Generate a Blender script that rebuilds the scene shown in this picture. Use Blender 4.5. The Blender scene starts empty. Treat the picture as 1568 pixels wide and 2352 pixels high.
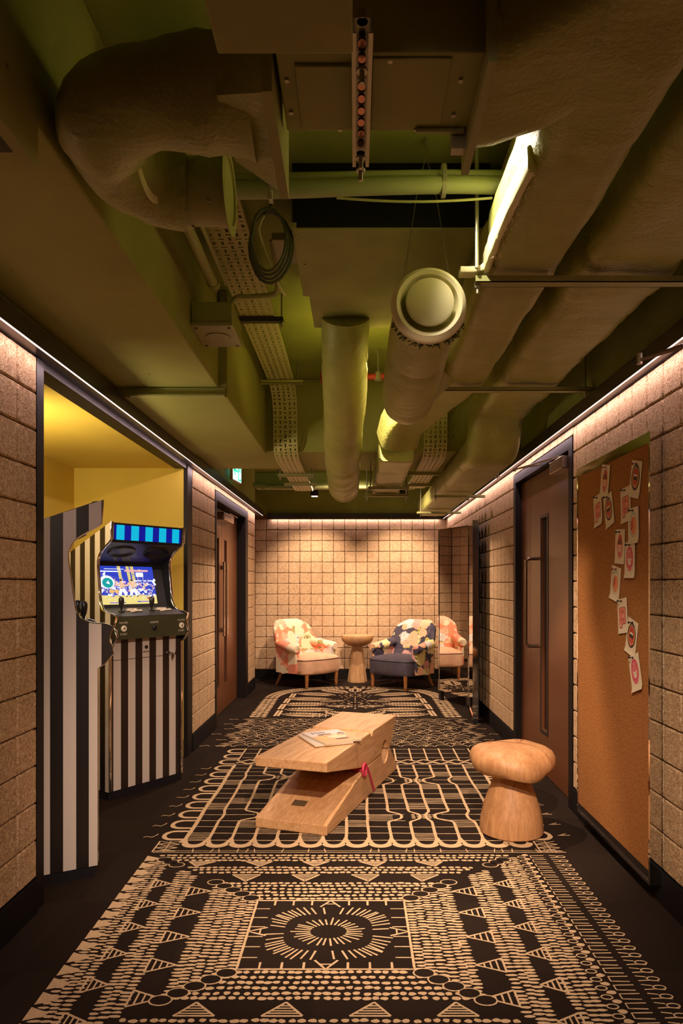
import bpy, bmesh, math, random
from mathutils import Vector, Matrix, noise as mnoise
random.seed(7)
S = bpy.context.scene
C = S.collection
R = math.radians
# ------------------------------------------------------------------ camera
EYE = 1.295
cd = bpy.data.cameras.new('camera')
cam = bpy.data.objects.new('camera', cd); C.objects.link(cam)
cam.location = (0, 0, EYE); cam.rotation_euler = (R(90), 0, 0)
cd.sensor_fit = 'VERTICAL'; cd.sensor_height = 36.0; cd.sensor_width = 24.0
cd.lens = 36.0 * 1568 / 2352
cd.shift_x = -(815.5 - 784) / 2352
cd.shift_y = (1344 - 1176) / 2352
cd.clip_start = 0.02
S.camera = cam
# ------------------------------------------------------------------ world, lamps, exposure
w = bpy.data.worlds.new('world'); S.world = w; w.use_nodes = True
w.node_tree.nodes['Background'].inputs[0].default_value = (1.0, 0.75, 0.45, 1)
w.node_tree.nodes['Background'].inputs[1].default_value = 0.004
S.view_settings.view_transform = 'Standard'; S.view_settings.look = 'None'
S.view_settings.gamma = 1.0; S.view_settings.use_curve_mapping = False
S.view_settings.exposure = 0.0
cy = S.cycles
cy.max_bounces = 7; cy.diffuse_bounces = 4; cy.glossy_bounces = 4; cy.transmission_bounces = 3
cy.caustics_reflective = False; cy.caustics_refractive = False; cy.sample_clamp_indirect = 4.0
WARM = (1.0, 0.71, 0.53)
def spot(name, loc, target, watts, deg, blend=0.6, col=WARM, r=0.03):
    l = bpy.data.lights.new(name, 'SPOT'); l.energy = watts; l.color = col
    l.spot_size = R(deg); l.spot_blend = blend; l.shadow_soft_size = r
    o = bpy.data.objects.new(name, l); C.objects.link(o); o.location = loc
    o.rotation_euler = (Vector(target) - Vector(loc)).to_track_quat('-Z', 'Y').to_euler(); return o
def strip_lamp(name, loc, sx, sy, target, watts, col):
    l = bpy.data.lights.new(name, 'AREA'); l.energy = watts; l.color = col
    l.shape = 'RECTANGLE'; l.size = sx; l.size_y = sy
    o = bpy.data.objects.new(name, l); C.objects.link(o); o.location = loc
    o.rotation_euler = (Vector(target) - Vector(loc)).to_track_quat('-Z', 'Y').to_euler(); return o
LEDC = (1.0, 0.70, 0.74)
spot('spotlight_near', (0.22, 1.00, 2.26), (0.0, 3.9, 0.0), 500, 66, 0.9)
spot('spotlight_entry', (-0.1, 0.3, 2.3), (0.0, 1.9, 0.0), 105, 118, 0.8)
spot('spotlight_behind_unit', (0.24, 2.00, 2.60), (0.46, 2.00, 2.38), 30, 106, 0.7, (1.0, 0.86, 0.66), 0.02)
spot('spotlight_over_bench', (0.12, 3.66, 2.74), (0.1, 4.5, 0.0), 240, 98, 0.5, WARM)
spot('spotlight_far', (0.0, 6.95, 2.62), (-0.05, 7.1, 0.0), 350, 140, 0.7)
spot('spotlight_wall_left', (-0.505, 8.48, 2.385), (-0.56, 9.25, 1.25), 205, 82, 0.8)
spot('spotlight_wall_right', (0.60, 8.48, 2.385), (0.62, 9.25, 1.25), 205, 82, 0.8)

# ------------------------------------------------------------------ helpers
class MB:
    def __init__(s): s.v = []; s.f = []; s.m = []
    def add(s, vs, fs, mi=0):
        n = len(s.v); s.v += [tuple(p) for p in vs]
        s.f += [tuple(i + n for i in f) for f in fs]; s.m += [mi] * len(fs); return s
    def box(s, x0, x1, y0, y1, z0, z1, mi=0):
        v = [(x0,y0,z0),(x1,y0,z0),(x1,y1,z0),(x0,y1,z0),(x0,y0,z1),(x1,y0,z1),(x1,y1,z1),(x0,y1,z1)]
        return s.add(v, [(0,3,2,1),(4,5,6,7),(0,1,5,4),(1,2,6,5),(2,3,7,6),(3,0,4,7)], mi)
    def prism(s, poly, lo, hi, axis='y', mi=0):
        # poly 2D; extruded along axis. axis 'y': (a,b)->(x,z); 'x': ->(y,z); 'z': ->(x,y)
        n = len(poly)
        def P(a, b, t): return {'y': (a, t, b), 'x': (t, a, b), 'z': (a, b, t)}[axis]
        v = [P(a, b, lo) for a, b in poly] + [P(a, b, hi) for a, b in poly]
        fs = [tuple(range(n))[::-1], tuple(range(n, 2 * n))]
        fs += [(i, (i + 1) % n, n + (i + 1) % n, n + i) for i in range(n)]
        return s.add(v, fs, mi)
    def lathe(s, prof, n=24, c=(0, 0, 0), axis='z', mi=0, sx=1.0, sy=1.0):
        v = []; fs = []
        for r, h in prof:
            for k in range(n):
                a = 2 * math.pi * k / n; x = r * math.cos(a) * sx; y = r * math.sin(a) * sy
                if axis == 'z': p = (x, y, h)
                elif axis == 'y': p = (x, h, y)
                else: p = (h, x, y)
                v.append((p[0] + c[0], p[1] + c[1], p[2] + c[2]))
        m = len(prof)
        for i in range(m - 1):
            for k in range(n):
                k2 = (k + 1) % n
                fs.append((i * n + k, i * n + k2, (i + 1) * n + k2, (i + 1) * n + k))
        fs.append(tuple(range(n))[::-1]); fs.append(tuple((m - 1) * n + k for k in range(n)))
        return s.add(v, fs, mi)
    def cyl(s, p, q, r, n=12, mi=0, r2=None):
        return s.sweep([p, q], circ(r, n), mi=mi, scales=[1, (r2 or r) / r])
    def tube(s, path, r, n=10, mi=0): return s.sweep(path, circ(r, n), mi=mi)
    def sweep(s, path, sec, mi=0, scales=None, up=None, cap=True, jit=None, closed=False):
        path = [Vector(p) for p in path]; n = len(sec); m = len(path)
        T = []
        for i in range(m):
            if closed: d = path[(i + 1) % m] - path[i - 1]
            else: d = path[min(i + 1, m - 1)] - path[max(i - 1, 0)]
            T.append(d.normalized())
        if up is None:
            up = Vector((0, 0, 1)) if abs(T[0].z) < 0.9 else Vector((0, 1, 0))
        else: up = Vector(up)
        N = (up - T[0] * up.dot(T[0])).normalized(); v = []
        for i in range(m):
            N = (N - T[i] * N.dot(T[i])).normalized(); B = T[i].cross(N)
            k = scales[i] if scales else 1.0
            kx, ky = k if isinstance(k, tuple) else (k, k)
            for a, b in sec:
                p = path[i] + B * (a * kx) + N * (b * ky)
                if jit:
                    d = (B * a + N * b).normalized(); p = p + d * jit(p, i)
                v.append(tuple(p))
        fs = []
        for i in range(m if closed else m - 1):
            j = (i + 1) % m
            for k in range(n):
                k2 = (k + 1) % n
                fs.append((i * n + k, i * n + k2, j * n + k2, j * n + k))
        if cap and not closed:
            fs.append(tuple(range(n))[::-1]); fs.append(tuple((m - 1) * n + k for k in range(n)))
        return s.add(v, fs, mi)
    def build(s, name, mat, parent=None, smooth=False, kind=None, label=None, loc=None, bevel=0, recalc=True):
        me = bpy.data.meshes.new(name); me.from_pydata(s.v, [], s.f)
        mats = mat if isinstance(mat, (list, tuple)) else [mat]
        for x in mats: me.materials.append(x)
        if len(mats) > 1: me.polygons.foreach_set('material_index', s.m)
        if recalc:
            b = bmesh.new(); b.from_mesh(me); bmesh.ops.recalc_face_normals(b, faces=b.faces)
            b.to_mesh(me); b.free()
        if smooth:
            me.polygons.foreach_set('use_smooth', [True] * len(me.polygons))
            try: me.set_sharp_from_angle(angle=R(38))
            except Exception: pass
        me.update()
        o = bpy.data.objects.new(name, me); C.objects.link(o)
        if loc is not None: o.location = loc
        if parent is not None: o.parent = parent
        if kind: o['kind'] = kind
        if label: o['label'] = label
        if bevel:
            md = o.modifiers.new('bevel', 'BEVEL'); md.width = bevel; md.segments = 2; md.limit_method = 'ANGLE'
        return o
def circ(r, n=12): return [(r * math.cos(2 * math.pi * k / n), r * math.sin(2 * math.pi * k / n)) for k in range(n)]
def rrect(wd, ht, r, q=4):
    out = []
    for cx, cyy, a0 in ((wd/2-r, ht/2-r, 0), (-wd/2+r, ht/2-r, 90), (-wd/2+r, -ht/2+r, 180), (wd/2-r, -ht/2+r, 270)):
        for k in range(q + 1):
            a = R(a0 + 90 * k / q); out.append((cx + r * math.cos(a), cyy + r * math.sin(a)))
    return out
def dense(sec, step):
    out = []
    for i, p in enumerate(sec):
        q = sec[(i + 1) % len(sec)]; L = math.hypot(q[0]-p[0], q[1]-p[1]); n = max(1, int(L / step))
        out += [(p[0] + (q[0]-p[0]) * k / n, p[1] + (q[1]-p[1]) * k / n) for k in range(n)]
    return out
def smoothpath(pts, step=0.04):
    P = [Vector(p) for p in pts]; out = []
    for i in range(len(P) - 1):
        p0 = P[max(i-1, 0)]; p1 = P[i]; p2 = P[i+1]; p3 = P[min(i+2, len(P)-1)]
        n = max(2, int((p2 - p1).length / step))
        for k in range(n):
            t = k / n
            out.append(0.5 * ((2*p1) + (p2-p0)*t + (2*p0-5*p1+4*p2-p3)*t*t + (3*p1-p0-3*p2+p3)*t**3))
    out.append(P[-1]); return out
def empty(name, loc=(0, 0, 0), rz=0):
    o = bpy.data.objects.new(name, None); C.objects.link(o); o.location = loc
    o.rotation_euler = (0, 0, rz); o.empty_display_size = 0.1; return o
def tag(o, label, cat, group=None):
    o['label'] = label; o['category'] = cat
    if group: o['group'] = group
    return o
def thing(name, label, cat, loc=(0, 0, 0), rz=0, group=None): return tag(empty(name, loc, rz), label, cat, group)
def text_mb(txt, size, depth=0.0, spacing=1.0):
    cu = bpy.data.curves.new('t', 'FONT'); cu.body = txt; cu.size = size; cu.align_x = 'CENTER'; cu.align_y = 'CENTER'
    cu.resolution_u = 2; cu.space_character = spacing; cu.extrude = depth
    o = bpy.data.objects.new('t', cu); C.objects.link(o)
    bpy.context.view_layer.update()
    me = bpy.data.meshes.new_from_object(o.evaluated_get(bpy.context.evaluated_depsgraph_get()))
    m = MB(); m.add([tuple(v.co) for v in me.vertices], [tuple(p.vertices) for p in me.polygons])
    bpy.data.objects.remove(o); bpy.data.curves.remove(cu); bpy.data.meshes.remove(me); return m
def xf(mb, M):
    mb.v = [tuple(M @ Vector(p)) for p in mb.v]; return mb

# ------------------------------------------------------------------ materials
class NT:
    def __init__(s, m):
        s.t = m.node_tree; s.n = s.t.nodes; s.l = s.t.links
    def N(s, typ, ins=None, **kw):
        n = s.n.new('ShaderNode' + typ)
        for k, v in kw.items(): setattr(n, k, v)
        for k, v in (ins or {}).items(): s.put(n.inputs[k], v)
        return n
    def put(s, sock, v):
        if isinstance(v, bpy.types.NodeSocket): s.l.new(v, sock)
        else:
            if sock.type == 'RGBA' and len(v) == 3: v = (*v, 1)
            sock.default_value = v
    def math(s, op, a, b=0.0, c=None):
        n = s.N('Math', operation=op); s.put(n.inputs[0], a); s.put(n.inputs[1], b)
        if c is not None: s.put(n.inputs[2], c)
        return n.outputs[0]
    def noise(s, vec, scale, detail=2, dist=0.0, rough=0.5):
        return s.N('TexNoise', {'Vector': vec, 'Scale': scale, 'Detail': detail, 'Distortion': dist, 'Roughness': rough}).outputs[0]
    def ramp(s, fac, stops, interp='LINEAR'):
        n = s.N('ValToRGB', {'Fac': fac}); cr = n.color_ramp; cr.interpolation = interp
        while len(cr.elements) < len(stops): cr.elements.new(0.5)
        for e, (p, c) in zip(cr.elements, stops):
            e.position = p; e.color = (*c, 1) if not isinstance(c, (int, float)) else (c, c, c, 1)
        return n.outputs[0]
    def mix(s, fac, a, b, typ='MIX'):
        n = s.N('Mix', data_type='RGBA', blend_type=typ)
        s.put(n.inputs[0], fac); s.put(n.inputs[6], a); s.put(n.inputs[7], b); return n.outputs[2]
    def mapping(s, vec, sc=(1, 1, 1), rot=(0, 0, 0), loc=(0, 0, 0)):
        return s.N('Mapping', {'Vector': vec, 'Scale': sc, 'Rotation': rot, 'Location': loc}).outputs[0]
    def pos(s): return s.N('NewGeometry').outputs['Position']
    def obj(s): return s.N('TexCoord').outputs['Object']
    def bump(s, h, strength, dist, b):
        n = s.N('Bump', {'Height': h, 'Strength': strength, 'Distance': dist})
        s.l.new(n.outputs[0], b.inputs['Normal'])
def new(name, base=(0.5, 0.5, 0.5), rough=0.5, metal=0.0, spec=0.5, emit=None, es=0.0):
    m = bpy.data.materials.new(name); m.use_nodes = True
    b = m.node_tree.nodes['Principled BSDF']
    b.inputs['Base Color'].default_value = (*base, 1); b.inputs['Roughness'].default_value = rough
    b.inputs['Metallic'].default_value = metal; b.inputs['Specular IOR Level'].default_value = spec
    if emit:
        b.inputs['Emission Color'].default_value = (*emit, 1); b.inputs['Emission Strength'].default_value = es
    return m, NT(m), b
M = {}
def plain(key, *a, vary=0.0, vscale=8.0, bump=0.0, bscale=60, bdist=0.002, **k):
    m, t, b = new(key, *a, **k)
    if vary or bump:
        p = t.pos()
        if vary:
            f = t.noise(p, vscale, 4); c = a[0] if a else k['base']
            col = t.ramp(f, [(0.3, tuple(x * (1 - vary) for x in c)), (0.7, tuple(min(1, x * (1 + vary)) for x in c))])
            t.put(b.inputs['Base Color'], col)
        if bump: t.bump(t.noise(p, bscale, 3), bump, bdist, b)
    M[key] = m; return m

def woodwool():
    m, t, b = new('wood_wool', rough=0.9, spec=0.15)
    p = t.pos()
    n1 = t.noise(t.mapping(p, (1, 1, 1)), 36, 1, 1.8)
    n2 = t.noise(t.mapping(p, (1, 1, 1), (0.6, 0.4, 0.3), (5, 3, 1)), 50, 1, 1.5)
    a1 = t.math('ABSOLUTE', t.math('SUBTRACT', n1, 0.5)); a2 = t.math('ABSOLUTE', t.math('SUBTRACT', n2, 0.5))
    line = t.math('MINIMUM', a1, a2)
    strand = t.ramp(line, [(0.0, 1.0), (0.03, 0.8), (0.075, 0.0)])
    holes = t.ramp(t.noise(p, 120, 2, 1.2), [(0.33, 1.0), (0.42, 0.0)])
    base = t.ramp(t.noise(p, 6, 3), [(0.3, (0.38, 0.236, 0.120)), (0.7, (0.47, 0.300, 0.158))])
    c = t.mix(t.math('MULTIPLY', strand, 0.85), base, (0.74, 0.54, 0.33))
    c = t.mix(t.math('MULTIPLY', holes, 0.55), c, (0.13, 0.065, 0.026))
    t.put(b.inputs['Base Color'], c)
    h = t.math('SUBTRACT', t.math('MULTIPLY', strand, 0.7), holes)
    t.bump(h, 0.55, 0.005, b); M['block'] = m
woodwool()
plain('joint', (0.25, 0.145, 0.070), 0.95, bump=0.4, bscale=150)
def oak(key, c1, c2, c3, axis=0, sc=1.0):
    m, t, b = new(key, rough=0.5, spec=0.35)
    p = t.obj(); st = [7, 7, 7]; st[axis] = 0.7
    q = t.mapping(p, tuple(x * sc for x in st))
    g = t.noise(q, 3.0, 6, 1.3, 0.6)
    fine = [60, 60, 60]; fine[axis] = 2.5
    g2 = t.noise(t.mapping(p, tuple(fine)), 1.5, 3)
    c = t.ramp(g, [(0.3, c1), (0.5, c2), (0.72, c3)])
    rings = t.math('ABSOLUTE', t.math('SUBTRACT', t.math('FRACT', t.math('MULTIPLY', g, 9.0)), 0.5))
    c = t.mix(t.ramp(rings, [(0.0, 0.4), (0.09, 0.0)]), c, tuple(x * 0.62 for x in c1))
    c = t.mix(t.ramp(g2, [(0.35, 0.35), (0.6, 0.0)]), c, tuple(x * 0.6 for x in c1))
    kn = t.N('TexVoronoi', {'Vector': t.mapping(p, (3, 3, 3)), 'Scale': 1.6}).outputs[0]
    c = t.mix(t.ramp(kn, [(0.02, 0.6), (0.10, 0.0)]), c, (0.16, 0.065, 0.025))
    t.put(b.inputs['Base Color'], c); t.bump(g2, 0.12, 0.001, b); M[key] = m
oak('oak_bench', (0.50, 0.265, 0.110), (0.62, 0.36, 0.165), (0.71, 0.445, 0.225), 1)
oak('oak_stool', (0.43, 0.205, 0.080), (0.52, 0.275, 0.115), (0.60, 0.335, 0.150), 2)
oak('oak_table', (0.36, 0.20, 0.085), (0.47, 0.275, 0.125), (0.55, 0.34, 0.165), 2)
plain('leg_wood', (0.30, 0.12, 0.035), 0.35, vary=0.25, vscale=20)
# sprayed olive paint of the ceiling services
plain('olive', (0.355, 0.355, 0.105), 0.62, vary=0.12, vscale=5, bump=0.08, bscale=30)
plain('olive_slab', (0.285, 0.33, 0.072), 0.75, vary=0.16, vscale=3, bump=0.1, bscale=25)
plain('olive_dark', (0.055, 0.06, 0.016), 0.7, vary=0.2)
plain('olive_metal', (0.38, 0.39, 0.145), 0.45, vary=0.1, spec=0.5)
plain('tray', (0.56, 0.54, 0.24), 0.5)
plain('pipe_pale', (0.33, 0.36, 0.17), 0.5)
plain('pipe_pink', (0.6, 0.3, 0.2), 0.5)
plain('void', (0.006, 0.006, 0.004), 0.9)
def concrete():
    m, t, b = new('olive_concrete', rough=0.8, spec=0.25)
    p = t.pos()
    c = t.ramp(t.noise(p, 2.5, 5), [(0.3, (0.34, 0.345, 0.105)), (0.7, (0.41, 0.41, 0.13))])
    streak = t.noise(t.mapping(p, (3, 1.2, 26)), 2.0, 3)
    pits = t.N('TexVoronoi', {'Vector': p, 'Scale': 7.0}).outputs[0]
    pm = t.ramp(pits, [(0.035, 1.0), (0.075, 0.0)])
    c = t.mix(t.math('MULTIPLY', pm, 0.6), c, (0.05, 0.045, 0.015))
    t.put(b.inputs['Base Color'], c)
    t.bump(t.math('SUBTRACT', t.math('MULTIPLY', streak, 0.5), pm), 0.35, 0.006, b); M['concrete'] = m
concrete()
def wrap():
    m, t, b = new('duct_wrap', rough=0.42, spec=0.55)
    p = t.pos()
    c = t.ramp(t.noise(p, 7, 4), [(0.3, (0.34, 0.355, 0.085)), (0.7, (0.43, 0.44, 0.120))])
    t.put(b.inputs['Base Color'], c)
    h = t.math('ADD', t.math('MULTIPLY', t.noise(t.mapping(p, (4, 8, 4)), 2.2, 5, 0.5), 0.8), t.math('MULTIPLY', t.noise(p, 90, 2), 0.3))
    t.bump(h, 0.6, 0.016, b); M['wrap'] = m
wrap()
plain('black_metal', (0.012, 0.010, 0.010), 0.38, vary=0.1)
plain('jamb', (0.010, 0.007, 0.006), 0.5, spec=0.2)
plain('profile', (0.035, 0.026, 0.027), 0.30, spec=0.6)
plain('skirting', (0.009, 0.007, 0.006), 0.7, spec=0.12)
plain('led', (1, 0.9, 0.85), 0.5, emit=(1.0, 0.80, 0.76), es=1.25)
plain('yellow', (0.68, 0.50, 0.075), 0.8, vary=0.06, vscale=2)
plain('chrome', (0.80, 0.78, 0.74), 0.06, metal=1.0)
plain('chrome_soft', (0.62, 0.56, 0.48), 0.22, metal=1.0)
plain('mirror', (0.80, 0.78, 0.74), 0.015, metal=1.0)
plain('bronze', (0.30, 0.20, 0.13), 0.25, metal=0.9)
plain('steel', (0.55, 0.50, 0.42), 0.28, metal=1.0)
plain('door_face', (0.13, 0.046, 0.017), 0.34, spec=0.55, vary=0.08, vscale=2)
plain('glass_dark', (0.010, 0.010, 0.008), 0.05, spec=0.8)
plain('copper', (0.30, 0.14, 0.085), 0.25, metal=1.0)
plain('red_paint', (0.42, 0.03, 0.025), 0.45)
plain('galv', (0.42, 0.40, 0.28), 0.4, metal=0.6)
plain('cable', (0.10, 0.11, 0.05), 0.6)
plain('white_plastic', (0.36, 0.35, 0.17), 0.45)
plain('lens', (1, 1, 1), 0.3, emit=(1.0, 0.86, 0.68), es=5.0)
plain('valve_white', (0.84, 0.78, 0.46), 0.4)
def carpet():
    m, t, b = new('carpet_dark', rough=0.97, spec=0.05)
    p = t.pos()
    # carpet tiles laid in quarter turns: slight tone change from tile to tile
    ch = t.N('TexChecker', {'Vector': t.mapping(p, (1, 1, 1), (0, 0, 0), (0.13, 0.21, 0.02)), 'Scale': 2.0, 'Color1': (0.0155, 0.0100, 0.0070), 'Color2': (0.019, 0.0125, 0.0088)}).outputs[0]
    c = t.mix(t.ramp(t.noise(p, 420, 2), [(0.35, 0.0), (0.7, 0.55)]), ch, (0.029, 0.019, 0.013))
    t.put(b.inputs['Base Color'], c); t.bump(t.noise(p, 500, 2), 0.5, 0.002, b); M['carpet'] = m
    m, t, b = new('carpet_cream', rough=0.95, spec=0.05)
    p = t.pos()
    c = t.ramp(t.noise(p, 300, 2), [(0.3, (0.46, 0.32, 0.175)), (0.7, (0.64, 0.47, 0.28))])
    t.put(b.inputs['Base Color'], c); t.bump(t.noise(p, 500, 2), 0.5, 0.002, b); M['cream'] = m
carpet()
def cork():
    m, t, b = new('cork', rough=0.85, spec=0.1)
    p = t.pos()
    c = t.ramp(t.noise(p, 130, 3), [(0.3, (0.20, 0.082, 0.024)), (0.5, (0.34, 0.145, 0.043)), (0.75, (0.42, 0.20, 0.068))])
    t.put(b.inputs['Base Color'], c); t.bump(t.noise(p, 200, 2), 0.2, 0.002, b); M['cork'] = m
cork()
def stripes(key, axis, pitch, wid, off, light, dark):
    m, t, b = new(key, rough=0.35, spec=0.5)
    sx = t.N('SeparateXYZ', {'Vector': t.obj()}).outputs[axis]
    f = t.math('FRACT', t.math('DIVIDE', t.math('ADD', sx, 50 * pitch - off), pitch))
    c = t.mix(t.math('LESS_THAN', f, wid / pitch), dark, light)
    t.put(b.inputs['Base Color'], c); M[key] = m
stripes('stripe_front', 0, 0.1045, 0.053, 0.036, (0.52, 0.46, 0.41), (0.020, 0.012, 0.009))
stripes('stripe_side', 1, 0.1050, 0.053, -0.0143, (0.52, 0.46, 0.41), (0.014, 0.010, 0.009))
plain('cab_black', (0.010, 0.009, 0.012), 0.35)
plain('cab_bezel', (0.012, 0.011, 0.016), 0.5)
plain('cab_speaker', (0.035, 0.028, 0.048), 0.32)
plain('panel_green', (0.042, 0.045, 0.018), 0.5)
plain('panel_top', (0.05, 0.045, 0.045), 0.42)
plain('button_white', (0.72, 0.64, 0.54), 0.35)
plain('ink_white', (0.75, 0.68, 0.58), 0.6)
plain('ink_black', (0.012, 0.010, 0.010), 0.6)
plain('marquee_blue', (0.005, 0.005, 0.04), 0.04, spec=0.8, emit=(0.004, 0.010, 0.36), es=0.8)
plain('marquee_cyan', (0.01, 0.08, 0.10), 0.04, spec=0.8, emit=(0.0, 0.46, 0.70), es=1.0)
plain('paper', (0.70, 0.60, 0.43), 0.6)
plain('paper_gloss', (0.62, 0.55, 0.48), 0.25)
def floral(key, ground, ground2, flowers, leaf, ink):
    m, t, b = new(key, rough=0.8, spec=0.15)
    p0 = t.obj()
    wob = t.N('TexNoise', {'Vector': p0, 'Scale': 9.0, 'Detail': 2.0}).outputs[1]
    p = t.N('VectorMath', {0: p0, 1: t.N('VectorMath', {0: wob, 'Scale': 0.085}, operation='SCALE').outputs[0]}, operation='ADD').outputs[0]
    g = t.ramp(t.noise(p, 5, 2), [(0.44, ground), (0.47, ground2), (0.60, ground2), (0.63, ground)], 'LINEAR')
    # leaves
    lv = t.N('TexVoronoi', {'Vector': t.mapping(p, (1.0, 1.0, 2.0), (0.4, 0.5, 0.3)), 'Scale': 6.5}, feature='F1')
    lm = t.ramp(lv.outputs[0], [(0.33, 1.0), (0.36, 0.0)])
    c = t.mix(lm, g, leaf)
    lr = t.math('FRACT', t.math('MULTIPLY', t.N('SeparateXYZ', {'Vector': t.mapping(p, (1, 1, 1), (0.3, 0.6, 0.8))}).outputs[0], 42.0))
    c = t.mix(t.math('MULTIPLY', t.math('LESS_THAN', lr, 0.16), lm), c, ink)
    # flowers
    vo = t.N('TexVoronoi', {'Vector': p, 'Scale': 6.0, 'Randomness': 0.8}, feature='F1')
    d = t.math('ADD', vo.outputs[0], t.math('MULTIPLY', t.math('SUBTRACT', t.noise(p0, 26, 1), 0.5), 0.28))
    fm = t.ramp(d, [(0.56, 1.0), (0.58, 0.0)])
    cell = t.N('SeparateColor', {'Color': vo.outputs[1]}).outputs[0]
    fc = t.ramp(cell, [(i / len(flowers), f) for i, f in enumerate(flowers)], 'CONSTANT')
    pet = t.math('FRACT', t.math('MULTIPLY', d, 11.0))
    fc2 = t.mix(t.ramp(pet, [(0.0, 0.0), (0.9, 0.45)]), fc, (0.75, 0.62, 0.45))
    fc2 = t.mix(t.math('MULTIPLY', t.math('LESS_THAN', pet, 0.13), t.math('GREATER_THAN', cell, 0.45)), fc2, ink)
    c = t.mix(fm, c, fc2)
    t.put(b.inputs['Base Color'], c); M[key] = m
floral('floral_pink', (0.72, 0.56, 0.34), (0.72, 0.24, 0.13), [(0.70, 0.60, 0.40), (0.66, 0.13, 0.07), (0.62, 0.62, 0.58), (0.74, 0.34, 0.20), (0.60, 0.62, 0.60)], (0.36, 0.33, 0.12), (0.06, 0.055, 0.07))
floral('floral_blue', (0.045, 0.040, 0.060), (0.07, 0.06, 0.08), [(0.72, 0.33, 0.17), (0.66, 0.20, 0.17), (0.66, 0.60, 0.22), (0.62, 0.64, 0.62), (0.70, 0.42, 0.26), (0.60, 0.22, 0.22)], (0.50, 0.46, 0.12), (0.05, 0.03, 0.03))
plain('velvet_pink', (0.66, 0.40, 0.245), 0.7, vary=0.1, vscale=9, spec=0.2)
plain('velvet_blue', (0.070, 0.060, 0.078), 0.65, vary=0.15, vscale=9, spec=0.3)
plain('piping_dark', (0.10, 0.05, 0.03), 0.7)
plain('piping_navy', (0.02, 0.018, 0.03), 0.7)
plain('spring_red', (0.50, 0.035, 0.075), 0.4)
plain('plate', (0.36, 0.30, 0.17), 0.3, metal=0.8)
def ink(key, c, es=None):
    if es: plain(key, (0.02, 0.02, 0.02), 0.3, emit=c, es=es)
    else: plain(key, c, 0.55)
    return M[key]
# ------------------------------------------------------------------ the room
XL, XR, YB = -1.262, 1.247, 9.39          # faces of the wood-wool blocks
ZT, ZB, ZC = 2.202, 0.137, 2.84           # top of blocks, top of skirting, slab
RH, CW = 0.1475, 0.1545
def struct(name, mb, mat, parent=None, **k):
    o = mb.build(name, mat, parent, **k)
    if parent is None: o['kind'] = 'structure'
    return o
floor = struct('floor', MB().box(-2.6, 1.9, -1.6, 9.6, -0.06, 0.0), M['carpet'])
struct('ceiling', MB().box(-2.6, 1.9, -1.6, 9.6, ZC, ZC + 0.1), M['olive_slab'])
# block meshes: four slightly different pillowy tiles, 28 mm proud of the wall
def block_mesh(seed):
    rng = random.Random(seed); g = 0.0024; hw, hh = CW / 2 - g, RH / 2 - g; n = 5
    v = []; f = []
    def ring(ix, iz, y, j):
        out = []
        for (sx, sz) in ((-1, -1), (1, -1), (1, 1), (-1, 1)):
            nx, nz = -sz, sx
            for k in range(n):
                # walk along each side
                a = {(-1, -1): (-1 + 2*k/n, -1), (1, -1): (1, -1 + 2*k/n), (1, 1): (1 - 2*k/n, 1), (-1, 1): (-1, 1 - 2*k/n)}[(sx, sz)]
                out.append((a[0] * (hw - ix) + rng.uniform(-j, j), y + rng.uniform(-j, j) * 0.6, a[1] * (hh - iz) + rng.uniform(-j, j)))
        return out
    rings = [ring(0, 0, 0.028, 0.0), ring(0, 0, 0.0085, 0.0010), ring(0.0024, 0.0018, 0.0038, 0.0008), ring(0.0068, 0.0058, 0.0, 0.0006)]
    m = len(rings[0])
    for r in rings: v += r
    for i in range(3):
        for k in range(m):
            f.append((i*m + k, i*m + (k+1) % m, (i+1)*m + (k+1) % m, (i+1)*m + k))
    f.append(tuple(3*m + k for k in range(m)))
    me = bpy.data.meshes.new('block'); me.from_pydata(v, [], f); me.materials.append(M['block'])
    b = bmesh.new(); b.from_mesh(me); bmesh.ops.recalc_face_normals(b, faces=b.faces)
    b.to_mesh(me); b.free()
    me.polygons.foreach_set('use_smooth', [len(p.vertices) < 5 for p in me.polygons]); me.update(); return me
BLK = [block_mesh(i) for i in range(4)]
rb = random.Random(3)
def block_at(parent, loc, rz, sx=1.0, sz=1.0):
    o = bpy.data.objects.new('block', rb.choice(BLK)); C.objects.link(o); o.parent = parent
    o.location = loc; o.rotation_euler = (0, 0, rz); o.scale = (sx, 1.0, sz); return o
def block_field(parent, side, a0, a1, far=None, start=None, z0=ZB, z1=ZT, part_max=10**9):
    """blocks between a0 and a1 along the wall; nearest first; the rest joined"""
    cols = []; a = a0 if start is None else start
    step = CW if a1 > a0 else -CW
    edges = [a0]; x = a if start is not None else a0 + step
    while (x - a1) * step < -1e-6 * abs(step): edges.append(x); x += step
    edges.append(a1)
    edges = [e for i, e in enumerate(edges) if i == 0 or abs(e - edges[i-1]) > 0.012]
    rest = MB(); made = 0
    for i in range(len(edges) - 1):
        p, q = edges[i], edges[i+1]; c = (p + q) / 2; wdt = abs(q - p) / CW
        k = 0; zt = z1
        while zt - z0 > 0.02:
            h = min(RH, zt - z0); zc = zt - h / 2; zt -= h
            if side == 'back': loc, rz = (c, YB, zc), 0
            elif side == 'left': loc, rz = (XL, c, zc), R(90)
            else: loc, rz = (XR, c, zc), R(-90)
            if made < part_max: block_at(parent, loc, rz, wdt, h / RH); made += 1
            else:
                Mx = Matrix.LocRotScale(Vector(loc), Matrix.Rotation(rz, 3, 'Z').to_quaternion(), Vector((wdt, 1, h / RH)))
                me = rb.choice(BLK)
                rest.add([Mx @ v.co for v in me.vertices], [tuple(pl.vertices) for pl in me.polygons])
    if rest.v: rest.build('far_blocks', M['block'], parent, smooth=True, kind='stuff')
    return made
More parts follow.
